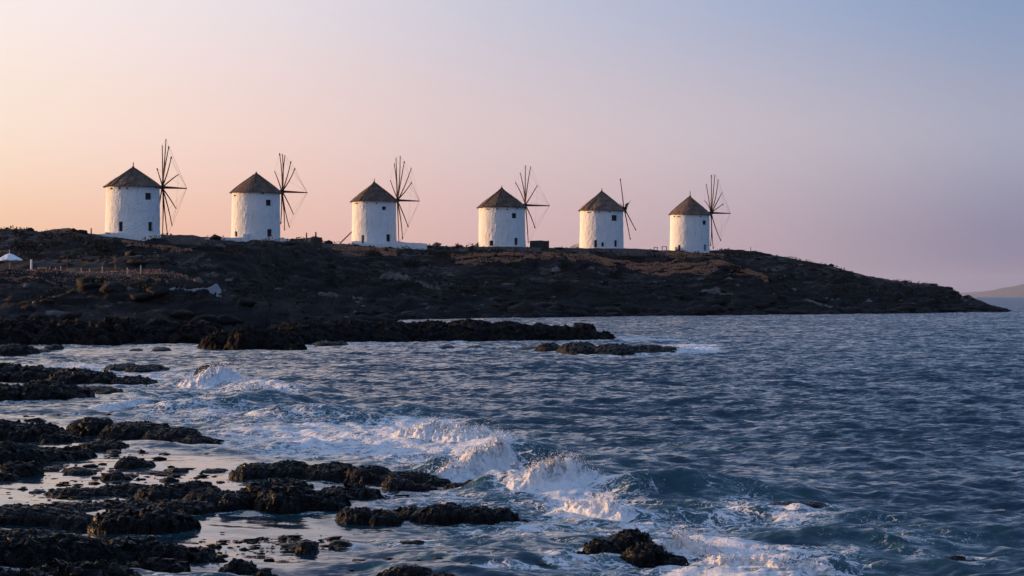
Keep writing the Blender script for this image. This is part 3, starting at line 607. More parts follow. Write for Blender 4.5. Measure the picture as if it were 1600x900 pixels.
# ------------------------------------------------------------------ windmills
def tower_mesh(Rb, Rt, H, wins, seed):
    """lathe wall with real openings; wins: (angle, half-angle, z0, z1)"""
    angs = set(np.round(np.linspace(-math.pi, math.pi, 97)[:-1], 5)); hs = set(np.round(np.linspace(0, H, 34), 4))
    for a, ha, z0, z1 in wins:
        angs = {x for x in angs if not (abs(x - (a - ha)) < .03 or abs(x - (a + ha)) < .03)} | {a - ha, a + ha}
        hs = {z for z in hs if not (abs(z - z0) < .08 or abs(z - z1) < .08) or z in (0.0, H)} | {z0, z1}
    A = sorted(angs); Z = sorted(hs); na = len(A); V = []; F = []
    for z in Z:
        r0 = Rb + (Rt - Rb) * (z / H) ** 0.8
        for a in A:
            r = r0 + 0.045 * float(fbm(a * 5 * Rb * .6, z * 1.2, 4, seed)) + 0.02 * float(fbm(a * Rb * 5, z * 5, 2, seed + 3))
            V.append((r * math.sin(a), -r * math.cos(a), z))
    def inwin(a, z): return any(w[0] - w[1] < a < w[0] + w[1] and w[2] < z < w[3] for w in wins)
    for i in range(len(Z) - 1):
        for j in range(na):
            j2 = (j + 1) % na; am = (A[j] + A[j2]) / 2 if j2 else math.pi
            if inwin(am, (Z[i] + Z[i + 1]) / 2): continue
            F.append((i * na + j, i * na + j2, (i + 1) * na + j2, (i + 1) * na + j))
    for a, ha, z0, z1 in wins:                      # reveals
        r1 = Rb + (Rt - Rb) * ((z0 + z1) / 2 / H) ** .8 + 0.05; r2 = r1 - 0.45
        ring = [(a - ha, z0), (a + ha, z0), (a + ha, z1), (a - ha, z1)]; b = len(V)
        for rr in (r1 - 0.06, r2):
            for (q, z) in ring: V.append((rr * math.sin(q), -rr * math.cos(q), z))
        for k in range(4): F.append((b + k, b + (k + 1) % 4, b + 4 + (k + 1) % 4, b + 4 + k))
    return V, F
def roof_mesh(Rr, H, seed):
    n, m = 84, 22; V = []; F = []
    for i in range(m):
        t = i / (m - 1)
        for k in range(n):
            a = 2 * math.pi * k / n
            r = Rr * (1 - t) * (1 + 0.07 * math.sin(math.pi * t)) + 0.10 * t
            lay = 0.05 * (1 - ((t * 5) % 1.0))
            r += lay + 0.07 * float(fbm(a * 9, t * 7, 3, seed)) * (1 - t * .6) + (0.07 * float(vnoise(a * 30, 0.3, seed + 4)) if i == 0 else 0)
            z = H * t + (0.10 * float(fbm(a * 12, 2.2, 3, seed + 9)) if i == 0 else 0.0)
            V.append((r * math.cos(a), r * math.sin(a), z))
    for i in range(m - 1):
        for k in range(n): F.append((i * n + k, i * n + (k + 1) % n, (i + 1) * n + (k + 1) % n, (i + 1) * n + k))
    b = len(V)
    for k in range(n): a = 2 * math.pi * k / n; V.append(((Rr - .5) * math.cos(a), (Rr - .5) * math.sin(a), 0.06))
    for k in range(n): F.append((b + k, b + (k + 1) % n, (k + 1) % n, k))
    F.append(tuple(range((m - 1) * n, m * n)))
    return V, F

def windmill(label, px, py, D, wpx, Hpx, Rpx, wins, holes, wheel, finial, seed):
    """wins: (offset of centre from axis in radii, half width px, row bottom, row top, kind) all measured from the wall's base"""
    rng = random.Random(seed); s = D / FPX
    Rm = wpx / 2 * s; H = Hpx * s; p = pt(px, py, D)
    root = empty('windmill', (p.x, p.y, p.z), -math.atan((px - 800) / FPX)); root.rotation_euler.x = rng.uniform(-.008, .008); root.rotation_euler.y = rng.uniform(-.010, .010); tag(root, label, 'windmill', 'row of windmills on the headland')
    ws = []
    for off, hw, b, t, kind in wins:
        a = math.asin(off); ha = hw * s / (Rm * math.cos(a)); ws.append((a, ha, max(b * s, 0.03), t * s))
    V, F = tower_mesh(Rm * 1.015, Rm * 0.985, H, ws, seed)
    V = [(x, y, z) for x, y, z in V]
    nb = len(V)
    mesh_obj('tower_wall', V, F, M['plaster'], root, smooth=False)
    mb = MB(); mb.tube([(0, 0, -1.2), (0, 0, 0.02)], [Rm * 1.02, Rm * 1.02], 48); mb.build('foundation', M['plaster'], root)
    for (a, ha, z0, z1), w in zip(ws, wins):
        r = Rm - 0.30; hwid = ha * Rm * 1.15; q = MB(); q.box(-hwid, hwid, -0.03, 0.03, z0 - 0.05, z1 + 0.05)
        o = q.build(w[4], M['darkwood'], root); o.location = (r * math.sin(a), -r * math.cos(a), 0); o.rotation_euler = (0, 0, a)
        f = MB(); hw2 = ha * Rm
        f.box(-hw2, -hw2 + .07, -.10, -.032, z0, z1); f.box(hw2 - .07, hw2, -.10, -.032, z0, z1); f.box(-hw2 + .07, hw2 - .07, -.10, -.032, z1 - .08, z1)
        fo = f.build('frame', M['darkwood'], o)
    for off, zz in holes:                               # little drain spouts below the eaves
        a = math.asin(off); q = MB(); r = Rm * .985
        q.tube([(0, -r + .25, H - zz * s + .10), (0, -r - .16, H - zz * s)], [.11, .10], 7)
        o = q.build('drain_spout', M['darkwood'], root); o.rotation_euler = (0, 0, a)
    RV, RF = roof_mesh(Rm + 0.30, Rpx * s, seed); rf = mesh_obj('thatched_roof', RV, RF, M['thatch'], root, loc=(0, 0, H - 0.06))
    fr = MB()
    for k in range(240):
        a = rng.uniform(0, 6.283); r = Rm + 0.26 + rng.uniform(-.06, .06); l = rng.uniform(.12, .30)
        d = Vector((math.cos(a), math.sin(a), 0)); t = Vector((-d.y, d.x, 0)) * rng.uniform(.02, .06); b = len(fr.v)
        top = d * (r - .12) + Vector((0, 0, .12)); bot = d * (r + rng.uniform(-.02, .1)) + Vector((0, 0, -l + .1))
        fr.v += [tuple(top - t), tuple(top + t), tuple(bot), tuple(top - d * .08)]; fr.f += [(b, b + 1, b + 2), (b + 1, b + 3, b + 2), (b + 3, b, b + 2)]
    tag(fr.build('thatch_fringe', M['thatch'], rf), kind='stuff')
    rd_ = MB()
    for k in range(5):                                   # bundled straw ribs down the roof
        a = rng.uniform(-2.9, 0.2); P = [((Rm + .32) * (1 - t) * (1 + .07 * math.sin(math.pi * t)) + .16 * t + .05) for t in np.linspace(.02, .97, 8)]
        q = MB().tube([(r * math.cos(a), r * math.sin(a), Rpx * s * t) for r, t in zip(P, np.linspace(.02, .97, 8))], 0.07, 6); q.build('thatch_rib', M['thatch'], rf)
    ap = Rpx * s
    cap = MB().tube([(0, 0, ap - .25), (0, 0, ap + .05), (0, 0, ap + .22)], [.32, .22, .10], 9); cap.build('roof_cap', M['thatch'], rf)
    if finial: MB().tube([(0, 0, ap + .1), (0.03, 0, ap + finial * s), (0.02, 0, ap + finial * s + .04)], [.07, .06, .10], 7).build('finial', M['wood'], rf)
    # sail wheel: its axle points away to the side and a little back from the camera
    hx, hy, Lpx, beta, ax_px, poles, broken = wheel
    be = R(beta); n = Vector((math.cos(be), math.sin(be), 0)); u = Vector((math.sin(be), -math.cos(be), 0)); z = Vector((0, 0, 1))
    hub = Vector(((hx - px) * s, (hx - px) * s * math.tan(be), (py - hy) * s)); Lm = Lpx * s
    wh = empty('sail_wheel', hub); wh.parent = root
    axl = ax_px * s / math.cos(be); inn = (hx - px) * s / math.cos(be) * 0.75
    MB().tube([-n * inn, n * 0.0, n * axl * (0.25 if broken else 1.0) + Vector((0, 0, -.05))], [.20, .20, .12 if broken else .075], 9).build('axle', M['wood'], wh)
    MB().tube([-n * .30, n * .30], [.26, .26], 10).build('hub', M['wood'], wh)
    tips = []
    for th, ln in poles:
        a = R(th + rng.uniform(-5, 5)); d = u * math.sin(a) + z * math.cos(a); l = Lm * ln * rng.uniform(.90, 1.04); bow = rng.uniform(-.08, .16)
        side = n.cross(d) * rng.uniform(-.18, .18); off = n * rng.uniform(-.12, .12)
        P = [off + d * (l * t) + n * (0.30 * t + bow * math.sin(math.pi * t)) * (l / 6.4) + side * math.sin(math.pi * t) for t in (0, .25, .5, .75, 1)]
        MB().tube(P, [.10, .092, .082, .072, .06], 7).build('sail_pole', M['wood'], wh)
        if rng.random() < .5: MB().tube([P[-1] - d * .25, P[-1] + d * .05], [.11, .10], 6).build('furled_sail', M['wood'], wh)
        tips.append(P[-1])
    if not broken:
        end = n * axl
        for k, tp in enumerate(tips): MB().tube([tp, (tp + end) / 2 - z * .06, end], 0.009, 4, False).build('stay_rope', M['rope'], wh)
        for k in range(len(tips)):
            a, b = tips[k], tips[(k + 1) % len(tips)]
            if (a - b).length < Lm * 1.1: MB().tube([a, (a + b) / 2 - ((a + b) / 2).normalized() * .08, b], 0.009, 4, False).build('rim_rope', M['rope'], wh)
    return root, wh, n, u, z, s
full = lambda ph, skip=(), n=12: [(ph + 360 / n * k, 1.0) for k in range(n) if k not in skip]
windmill('biggest white windmill, on the highest ground, round cap on its thatch', 207.3, 365.5, 276, 83.5, 73.5, 30.5,
         [(.57, 4.5, 52, 62.5, 'window'), (-.437, 3.0, 2.5, 17, 'door'), (.648, 3.2, 3.5, 17.5, 'door')], [(-.80, 5), (-.5, 4), (-.22, 5)], (253, 291, 74, 17, 38, [(2, 1.02), (-14, 1), (18, .98), (42, .78), (72, .95), (118, .95), (142, .98), (164, 1), (186, 1), (-50, .7), (212, .9)], False), 8, 1)
windmill('white windmill behind a long whitewashed terrace wall, two posts beside it', 399.5, 371.0, 305, 75.0, 70, 30,
         [(.52, 3.9, 48.5, 58, 'window'), (.57, 3.6, .6, 12.5, 'door'), (-.80, 2.0, .6, 8.5, 'door')], [(-.88, 6), (.28, 3)], (440, 298, 62, 21, 40, [(-18, 1), (-4, 1.05), (8, 1.02), (28, .95), (56, .9), (134, .95), (160, .98), (176, 1), (192, .9), (-44, .8)], False), 3, 2)
windmill('white windmill with spiky ragged roof peak and a slanting pole by its base', 584.6, 382.0, 327, 69.0, 67, 30,
         [(.445, 2.9, 52.5, 58, 'window'), (-.51, 1.9, .8, 13.5, 'door'), (.64, 3.2, 3.8, 15, 'door')], [(-.80, 4), (-.35, 4), (.1, 4)], (621, 312, 68, 22, 35, [(-22, .96), (-10, 1.02), (3, 1.05), (16, 1), (40, .96), (66, .92), (138, .9), (166, .98), (182, 1), (-48, .8)], False), 6, 3)
windmill('white windmill with ribbed thatch next to a dark square stone hut', 784.6, 385.5, 331, 72.5, 61.5, 30,
         [(.53, 3.5, 43, 51, 'window'), (-.46, 3.0, .6, 8.8, 'door'), (.60, 2.6, 1.6, 12.8, 'door')], [(-.64, 4), (-.21, 4), (.23, 5), (.66, 3)], (821, 320, 63, 25, 39, [(-52, .95), (-20, 1.02), (-2, 1), (14, .97), (50, .8), (142, .8), (172, 1.02), (196, .9), (-76, .6)], False), 4, 4)
windmill('white windmill with broken sail wheel and only a few bent poles left', 939.8, 388.0, 345, 68.0, 59, 30,
         [(.59, 4.0, 42, 51, 'window'), (-.27, 2.2, .8, 11.8, 'door'), (.05, 1.9, 2.5, 8.5, 'window'), (.65, 2.3, 2, 12, 'door')], [(-.62, 4), (-.13, 4), (.36, 3)], (975, 325, 50, 22, 12, [(-27, 1.04), (163, 1.06), (133, 1.05), (62, .38), (-62, .42)], True), 5, 5)
windmill('smallest white windmill, mostly shaded wall, tall rod on its roof peak', 1077.6, 392.8, 366, 61.5, 57.5, 28.5,
         [(.745, 2.6, 41, 47.8, 'window'), (-.52, 2.0, 1, 9.3, 'door'), (.78, 1.7, 1, 10.3, 'door')], [(-.78, 4), (-.60, 4), (.52, 4)], (1111, 332, 59, 22, 30, [(-26, .98), (-4, 1.03), (8, .98), (24, .95), (46, .85), (72, .8), (146, .9), (174, 1), (188, .95), (-60, .7)], False), 8, 6)
# torn sailcloth still hanging on the broken wheel
p = pt(979, 322, 346); sc = 346 / FPX
V = []; nx_, ny_ = 7, 9
for i in range(nx_):
    for j in range(ny_):
        a, b = i / (nx_ - 1), j / (ny_ - 1)
        V.append(((-2 + 9 * a * (1 - .5 * b)) * sc, (0.5 * math.sin(a * 5 + b * 3)) , (6 * a + (-16) * b * (1 - .55 * a) + 3) * sc))
ts = mesh_obj('torn_sail', V, [tuple(q) for q in grid_faces(nx_, ny_)], M['sail'], loc=tuple(p)); sm = ts.modifiers.new('thickness', 'SOLIDIFY'); sm.thickness = .03
tag(ts, 'torn pale sailcloth hanging on the broken sail wheel', 'sailcloth')

# ------------------------------------------------------------------ walls, posts and huts on the ridge
def wall(name, label, pts, D, thick, mat, cat, group=None, jit=.05, seed=0):
    """pts: (px, base row, top row) along the wall"""
    rng = random.Random(seed); mb = MB(); n = len(pts); L2 = []
    dense = []
    for (a, b, c), (a2, b2, c2) in zip(pts, pts[1:]):
        k = max(1, int(abs(a2 - a) / 5))
        for q in range(k): t = q / k; dense.append((a + (a2 - a) * t, b + (b2 - b) * t, c + (c2 - c) * t))
    dense.append(pts[-1]); P0 = pt(*dense[0][:2], D)
    for px, b, t in dense:
        B = pt(px, b, D); T = pt(px, t, D); j = rng.uniform(-jit, jit)
        for (dy, zz) in ((0, B.z - 0.9), (0, T.z + j), (thick, T.z + j * .6 + rng.uniform(-.03, .03)), (thick, B.z - .9)):
            mb.v.append((B.x - P0.x, dy + rng.uniform(-jit, jit) * .6, zz - P0.z))
    for i in range(len(dense) - 1):
        a = i * 4
        for k in range(4): mb.f.append((a + k, a + 4 + k, a + 4 + (k + 1) % 4, a + (k + 1) % 4))
    e = (len(dense) - 1) * 4; mb.f += [(0, 1, 2, 3), (e + 3, e + 2, e + 1, e)]
    return tag(mb.build(name, M[mat], loc=tuple(P0)), label, cat, group)
wall('terrace_wall', 'low sunlit whitewashed terrace wall under the biggest windmill', [(146, 368, 366.5), (165, 369, 365.5), (196, 371, 365.5), (252, 371, 366)], 269, .5, 'plaster', 'wall', seed=1)
wall('terrace_wall', 'grey stone terrace wall beyond the biggest windmill', [(250, 371, 367), (300, 371, 367.2), (313, 373, 370)], 270.5, .6, 'stone', 'wall', seed=2)
wall('terrace_wall', 'long whitewashed terrace wall in front of a windmill with two posts', [(318, 380, 373), (326, 380, 371.4), (440, 379, 371.2), (452, 378, 374)], 290.5, .6, 'plaster', 'wall', seed=3)
wall('white_block', 'small whitewashed block against a tower wall', [(380, 371.5, 365.5), (387, 371.5, 365.5)], 300.8, .9, 'plaster', 'block', jit=.02, seed=4)
wall('terrace_wall', 'low pale wall beside the windmill with a slanting pole', [(545, 383.5, 381), (600, 384, 380.5), (622, 384, 376.5), (630, 384, 378.5), (667, 385, 380.5)], 322.5, .6, 'plaster', 'wall', seed=5)
wall('terrace_slab', 'low pale paved edge below the ribbed thatch windmill', [(740, 388, 385.5), (800, 388, 385.3), (846, 388.5, 387.2)], 326.5, .5, 'stone', 'wall', seed=6)
wall('stone_hut', 'dark square stone hut beside the ribbed thatch windmill', [(828, 390, 376), (835, 390, 375.4), (858, 390, 376.2)], 330, 3.0, 'darkstone', 'hut', jit=.07, seed=7)
wall('terrace_slab', 'low pale paved edge below the windmill with broken sails', [(900, 391, 388), (975, 391, 388), (1010, 391, 389.4)], 340.5, .5, 'stone', 'wall', seed=8)
wall('sloping_wall', 'short sloping whitewashed wall at the windmill with broken sails', [(888, 389.5, 388), (896, 389.5, 383), (906, 389.5, 379)], 346, .5, 'plaster', 'wall', jit=.02, seed=9)
wall('boundary_wall', 'rough dry stone wall on the crest past the smallest windmill', [(1128, 394.5, 392), (1136, 394.5, 390.4), (1160, 395.5, 391.2), (1182, 397, 393)], 366, .7, 'darkstone', 'wall', jit=.12, seed=10)
wall('boundary_wall', 'pale stone wall halfway down the headland slope', [(1240, 423, 421), (1275, 422, 418.5), (1300, 419, 415.5), (1306, 420, 417)], 366, .6, 'stone', 'wall', jit=.08, seed=11)
wall('stone_hut', 'small ruined stone hut near the tip of the headland', [(1440, 449, 443.2), (1452, 449, 442.0), (1465, 450, 442.4)], 372, 3, 'stone', 'hut', jit=.1, seed=12)
wall('stone_block', 'rough square stone block on the crest beside two posts', [(489, 376, 370.2), (494, 376, 369.6), (502, 378, 370.5)], 303, 1.5, 'darkstone', 'block', jit=.1, seed=13)
lwp = np.linspace(250, 344, 46); lwD = np.interp(lwp, [250, 300, 325, 344], [156.5, 159.5, 163, 168]); lwt = rowz(lwD, np.interp(lwp, [250, 258, 290, 320, 330, 338, 344], [459, 456, 455, 452, 448, 443, 452])) + .03 * fbm(lwp * .3, lwp * 0, 3, 5)
lwg = np.maximum.reduce([terrain_z(lwp, lwD - q) for q in (0, 1, 2, 3.5, 5)]) + .26; lwg = np.convolve(np.pad(lwg, 4, mode='edge'), np.ones(9) / 9, 'valid'); lwt = np.maximum(lwt, lwg)
lwx = (lwp - 800) / FPX * lwD; lwz = np.minimum(terrain_z(lwp, lwD), lwt - .1); LV = []
for x, y, z, h in zip(lwx, lwD, lwz, lwt): LV += [(x, y - .3, z - .5), (x, y - .2, h), (x + .05, y + .3, h - .03), (x + .05, y + .4, z - .5)]
LF = [(a * 4 + k, a * 4 + 4 + k, a * 4 + 4 + (k + 1) % 4, a * 4 + (k + 1) % 4) for a in range(45) for k in range(4)] + [(0, 1, 2, 3), (183, 182, 181, 180)]
lw0 = (float(lwx[0]), float(lwD[0]), float(lwz[0]))
tag(mesh_obj('low_wall', [(v[0] - lw0[0], v[1] - lw0[1], v[2] - lw0[2]) for v in LV], LF, M['sand'], loc=lw0), 'long low curved pale wall below the beach terrace', 'wall')
def ledge(label, px, D, wpx, hpx, seed):
    s = D / FPX; w = wpx * s; h = hpx * s; nx, ny = 70, 26; dep = max(2.5, h * 2.4)
    GX, GY = np.meshgrid(np.linspace(-w / 2, w / 2, nx), np.linspace(-dep / 2, dep / 2, ny)); xx = (px - 800) / FPX * D
    gz = terrain_z(800 + (xx + GX).ravel() / (D + GY).ravel() * FPX, (D + GY).ravel()).reshape(GX.shape)
    e = np.maximum(0, 1 - (np.abs(GX + .8 * fbm(GX * .5, GY * .5, 3, seed)) / (w / 2)) ** 2.5) * np.maximum(0, 1 - np.abs(GY * 2 / dep) ** 3)
    f1, f2, cid = worley(GX * .9, GY * .9, seed); n = .55 + .55 * (cid - .5) + .5 * fbm(GX * .7, GY * .7, 5, seed, .62) - .3 * (1 - sstep(0, .2, f2 - f1))
    Z = gz + h * e * n - .35 * (1 - e) - .05; z0 = float(gz.mean())
    o = mesh_obj('rock_ledge', np.stack([GX + .3 * fbm(GX, GY + Z, 3, seed + 2), GY, Z - z0], -1).reshape(-1, 3), grid_faces(ny, nx), M['paleledge'], loc=(xx, D, z0)); return tag(o, label, 'rock', 'rock ledges on the slope')
ledge('pale crumbling rock ledge on the slope right below the rough square stone block', 535, 250, 85, 13, 601)
ledge('pale flat rock shelf at the bottom of the slope behind the rock spit', 548, 236, 75, 9, 602)
ledge('small pale rock face below the windmill with a slanting pole', 618, 272, 50, 14, 603)
ledge('pale rock face beside the dark rounded shrubs midway along the slope', 668, 262, 44, 10, 604)
ledge('long low pale rock ledge on the slope below the smallest windmill', 1125, 300, 90, 7, 605)
ledge('grey rock ledge low on the slope close to the tip of the headland', 1300, 306, 110, 7, 606)
def post(name, label, px, top, base, D, r, mat, cat='post', group=None, lean=0.0):
    a = pt(px, base, D); b = pt(px + lean, top, D) - a
    return tag(MB().tube([(0, 0, -.8), (0, 0, 0), b * .5, b], [r, r, r * .95, r * .85], 8).build(name, M[mat], loc=tuple(a)), label, cat, group)
post('post', 'short dark post on the crest beside the biggest windmill', 142.5, 356.5, 366, 268, .09, 'darkwood')
post('post', 'thinner dark post beside the square stone block', 479, 363.5, 374.5, 304, .10, 'darkwood')
post('post', 'dark post standing on the square stone block', 493.5, 362.5, 372, 303.7, .12, 'darkwood')
post('slanting_pole', 'dark pole leaning against the foot of a windmill', 532, 361, 379.5, 327, .10, 'darkwood', 'pole', lean=19)
post('post', 'lone thin post on the slope past the smallest windmill', 1173, 386, 395, 374, .06, 'darkwood')
# items on the crest by the smallest windmill
def bench(label, px, py, D, wpx, hpx, cat, kind):
    s = D / FPX; w = wpx * s / 2; h = hpx * s; p = pt(px, py, D); o = empty(kind, tuple(p)); tag(o, label, cat)
    MB().box(-w, w, -.3, .3, h - .09, h).build('top', M['darkwood'], o)
    for x in (-w + .06, w - .06): MB().box(x - .05, x + .05, -.22, .22, -.5, h - .09).build('leg', M['darkwood'], o)
    return o
bench('low wooden bench on the crest left of the smallest windmill, apart from the table', 1024.5, 391, 364, 6, 5, 'bench', 'bench')
bench('rough wooden table against the smallest windmill', 1038, 391, 364, 8, 6, 'table', 'table')
# steps behind the ribbed-thatch windmill
p = pt(744, 387, 333); st_ = empty('timber_steps', tuple(p)); tag(st_, 'dark timber steps leaning on the ribbed thatch windmill', 'steps'); s_ = 333 / FPX
for dy in (-.5, .5): MB().tube([(-7 * s_, dy, -.1), (5 * s_, dy, 9 * s_)], .07, 6).build('stringer', M['darkwood'], st_)
for k in range(4):
    t = (k + .7) / 4.3; x = (-7 + 12 * t) * s_; MB().box(x - .15, x + .15, -.47, .47, 9 * s_ * t - .03, 9 * s_ * t + .03).build('tread', M['darkwood'], st_)

# ------------------------------------------------------------------ beach bar on the terrace
TD = 192
def tz(px, D=TD): return ground(px, D)
def put(px, D=TD): return Vector(((px - 800) / FPX * D, D, tz(px, D)))
s_ = TD / FPX
pp = put(15, 188); par = empty('parasol', tuple(pp)); tag(par, 'white peaked canvas parasol on the beach terrace', 'parasol')
V = [(0, 0, 1.15 + 12 * s_ * .62)]; F = []; n_ = 16
for ring, (r, z) in enumerate(((0.38, .58), (.72, .3), (1.16, 0.0), (1.18, -.14))):
    for k in range(n_):
        a = 2 * math.pi * k / n_; sag = .06 if (k % 2 and ring > 0) else 0
        V.append((r * math.cos(a), r * math.sin(a), 0.72 * .62 / .62 * z + 1.05 - sag))
F += [(0, 1 + k, 1 + (k + 1) % n_) for k in range(n_)]
for ring in range(3):
    for k in range(n_): a = 1 + ring * n_ + k; b = 1 + ring * n_ + (k + 1) % n_; F.append((a, a + n_, b + n_, b))
cn = mesh_obj('canopy', V, F, M['canvas'], par); MB().tube([(0, 0, -.3), (0, 0, 1.75)], .04, 8).build('pole', M['post'], par); MB().tube([(0, 0, 1.6), (0, 0, 1.95)], [.05, .03], 7).build('finial', M['post'], par)
for k in range(8):
    a = 2 * math.pi * k / 8; MB().tube([(0, 0, 1.5), (1.08 * math.cos(a), 1.08 * math.sin(a), 1.0)], .015, 5).build('rib', M['post'], par)
def tpost(px, hpx, label, r=.05, mat='post', group=None, D=TD):
    q = put(px, D); return tag(MB().tube([(0, 0, -.4), (0.01, 0, hpx * s_ * .5), (0, .01, hpx * s_)], [r, r, r * .9], 7).build('post', M[mat], loc=tuple(q)), label, 'post', group)
tpost(49, 19, 'thick white post beside the parasol', .10, 'canvas')
tpost(105, 24, 'thin dark mast behind the reed screens', .04, 'wood', D=199)
for x, h in ((78, 8), (87, 7), (95, 9), (127, 8), (140, 6)): tpost(x, h, 'short bleached wooden fence post on the beach terrace', .05, group='short fence posts on the terrace')
for x, h in ((160, 11), (199, 11), (220, 14)): tpost(x, h, 'taller wooden lamp post on the terrace edge past the screens', .055, group='lamp posts on the terrace edge')
def screen(px0, px1, hpx, label):
    a = put(px0); b = put(px1); o = empty('reed_screen', tuple((a + b) / 2)); tag(o, label, 'screen'); w = (b - a).length / 2; h = hpx * s_; n = 10
    for k in range(n):
        x0 = -w + 2 * w * k / n; MB().box(x0 + .008, x0 + 2 * w / n - .008, -.03 - .012 * (k % 2), .03, -.3, h - .02 * (k % 3)).build('slat', M['tan'], o)
    for z in (h * .25, h * .8): MB().box(-w, w, .032, .07, z - .03, z + .03).build('rail', M['post'], o)
screen(58, 73, 7.5, 'tan reed screen beside the thick white post')
screen(103, 118, 7.0, 'tan reed screen beyond the short fence posts')

# ------------------------------------------------------------------ plants
def leaf_clump(mb, c, rx, ry, rz, n, size, rng):
    for _ in range(n):
        while True:
            v = Vector((rng.uniform(-1, 1), rng.uniform(-1, 1), rng.uniform(-.2, 1)))
            if .35 < v.length < 1: break
        p = Vector(c) + Vector((v.x * rx, v.y * ry, v.z * rz)); d = (v + Vector((rng.gauss(0, .6), rng.gauss(0, .6), rng.gauss(0, .6)))).normalized()
        t = d.cross(Vector((rng.gauss(0, 1), rng.gauss(0, 1), rng.gauss(0, 1)))).normalized(); s = size * rng.uniform(.6, 1.4); b = len(mb.v)
        mb.v += [tuple(p), tuple(p + d * s * .5 + t * s * .28), tuple(p + d * s), tuple(p + d * s * .5 - t * s * .28)]; mb.f.append((b, b + 1, b + 2, b + 3))
rng = random.Random(11)
sc_ = MB(); cnt = 0
rr_ = np.random.RandomState(8); spx = rr_.uniform(-60, 1490, 16000); sds, _z = profile(spx); sD = sds[2] + (sds[6] + 2 - sds[2]) * rr_.uniform(0, 1, 16000)
sz = terrain_z(spx, sD); sx = (spx - 800) / FPX * sD
ok = (sz > 2.2) & ~((sD > TD - 10) & (sD < TD + 14) & (spx < 300)) & (vnoise(sx * .09, sD * .09, 81) > rr_.uniform(.25, .75, 16000))
for x, D, z in list(zip(sx[ok], sD[ok], sz[ok]))[:3200]:
    r = rng.uniform(.25, .8); leaf_clump(sc_, (x, D, z - .05), r, r, r * .55, 22, r * .42, rng); cnt += 1
tag(sc_.build('scrub', M['leaf']), 'low dark scrub covering the headland', None, kind='stuff')
# dry grass standing on the upper slope: its stems catch the low sun
def grass_band(poly, n, seed, h=(.10, .28)):
    rg = np.random.RandomState(seed); px = rg.uniform(poly[0][0], poly[-1][0], n)
    d0 = np.interp(px, [q[0] for q in poly], [q[1] for q in poly]); d1 = np.interp(px, [q[0] for q in poly], [q[2] for q in poly])
    D = d0 + (d1 - d0) * rg.uniform(0, 1, n); x = (px - 800) / FPX * D
    keep = (fbm(x * .25, D * .12, 4, seed) + .55 * rg.uniform(-1, 1, n)) > -.12; px, D, x = px[keep], D[keep], x[keep]; n = len(px)
    z = terrain_z(px, D); a = rg.uniform(0, np.pi, n); hh = rg.uniform(*h, n); w = rg.uniform(.03, .10, n); lx = rg.normal(0, .05, n); ly = rg.normal(0, .05, n)
    cx, cy = np.cos(a) * w, np.sin(a) * w
    V = np.stack([np.stack([x - cx, D - cy, z - .05], -1), np.stack([x + cx, D + cy, z - .05], -1), np.stack([x + lx + cx * .6, D + ly, z + hh], -1), np.stack([x + lx - cx * .6, D + ly, z + hh * .9], -1)], 1).reshape(-1, 3)
    return V, (np.arange(n)[:, None] * 4 + np.array([0, 1, 2, 3]))
GV = []; GF = []; off = 0
for poly, n, sd in (([(880, 318, 332), (960, 318, 334), (1080, 322, 342), (1160, 330, 346), (1200, 332, 340)], 48000, 1), ([(700, 306, 318), (800, 310, 322), (900, 316, 326)], 12000, 2), ([(1040, 348, 358), (1130, 350, 362)], 5000, 3),
                    ([(190, 252, 262), (240, 248, 258), (300, 244, 250)], 9000, 4), ([(520, 306, 318), (620, 310, 320)], 5000, 5), ([(-40, 178, 192), (120, 180, 194), (300, 186, 204)], 5000, 6)):
    v, f = grass_band(poly, n, sd, (.04, .11) if sd == 6 else (.10, .28)); GV.append(v); GF.append(f + off); off += len(v)
tag(mesh_obj('dry_grass', np.concatenate(GV), np.concatenate(GF), M['grass']), 'reddish dry grass on the upper slope', None, kind='stuff')
rg_ = np.random.RandomState(21); NS = 5200; spx = rg_.uniform(-60, 1520, NS); sds, _z = profile(spx); sD = sds[1] + 4 + (sds[6] - 3 - sds[1]) * rg_.uniform(0, 1, NS) ** 1.2
sz = terrain_z(spx, sD); sx = (spx - 800) / FPX * sD; kp_ = (sz > .7) & ((fbm(sx * .06, sD * .06, 4, 71) + rg_.uniform(-.5, .5, NS)) > -.05) & ~((sD > TD - 9) & (sD < TD + 9) & (spx < 300))
ico = np.array([(0, 0, 1), (.89, 0, .45), (.28, .85, .45), (-.72, .53, .45), (-.72, -.53, .45), (.28, -.85, .45), (.72, .53, -.45), (-.28, .85, -.45), (-.89, 0, -.45), (-.28, -.85, -.45), (.72, -.53, -.45)])
icf = np.array([(0, 1, 2), (0, 2, 3), (0, 3, 4), (0, 4, 5), (0, 5, 1), (1, 6, 2), (2, 7, 3), (3, 8, 4), (4, 9, 5), (5, 10, 1), (6, 7, 2), (7, 8, 3), (8, 9, 4), (9, 10, 5), (10, 6, 1)])
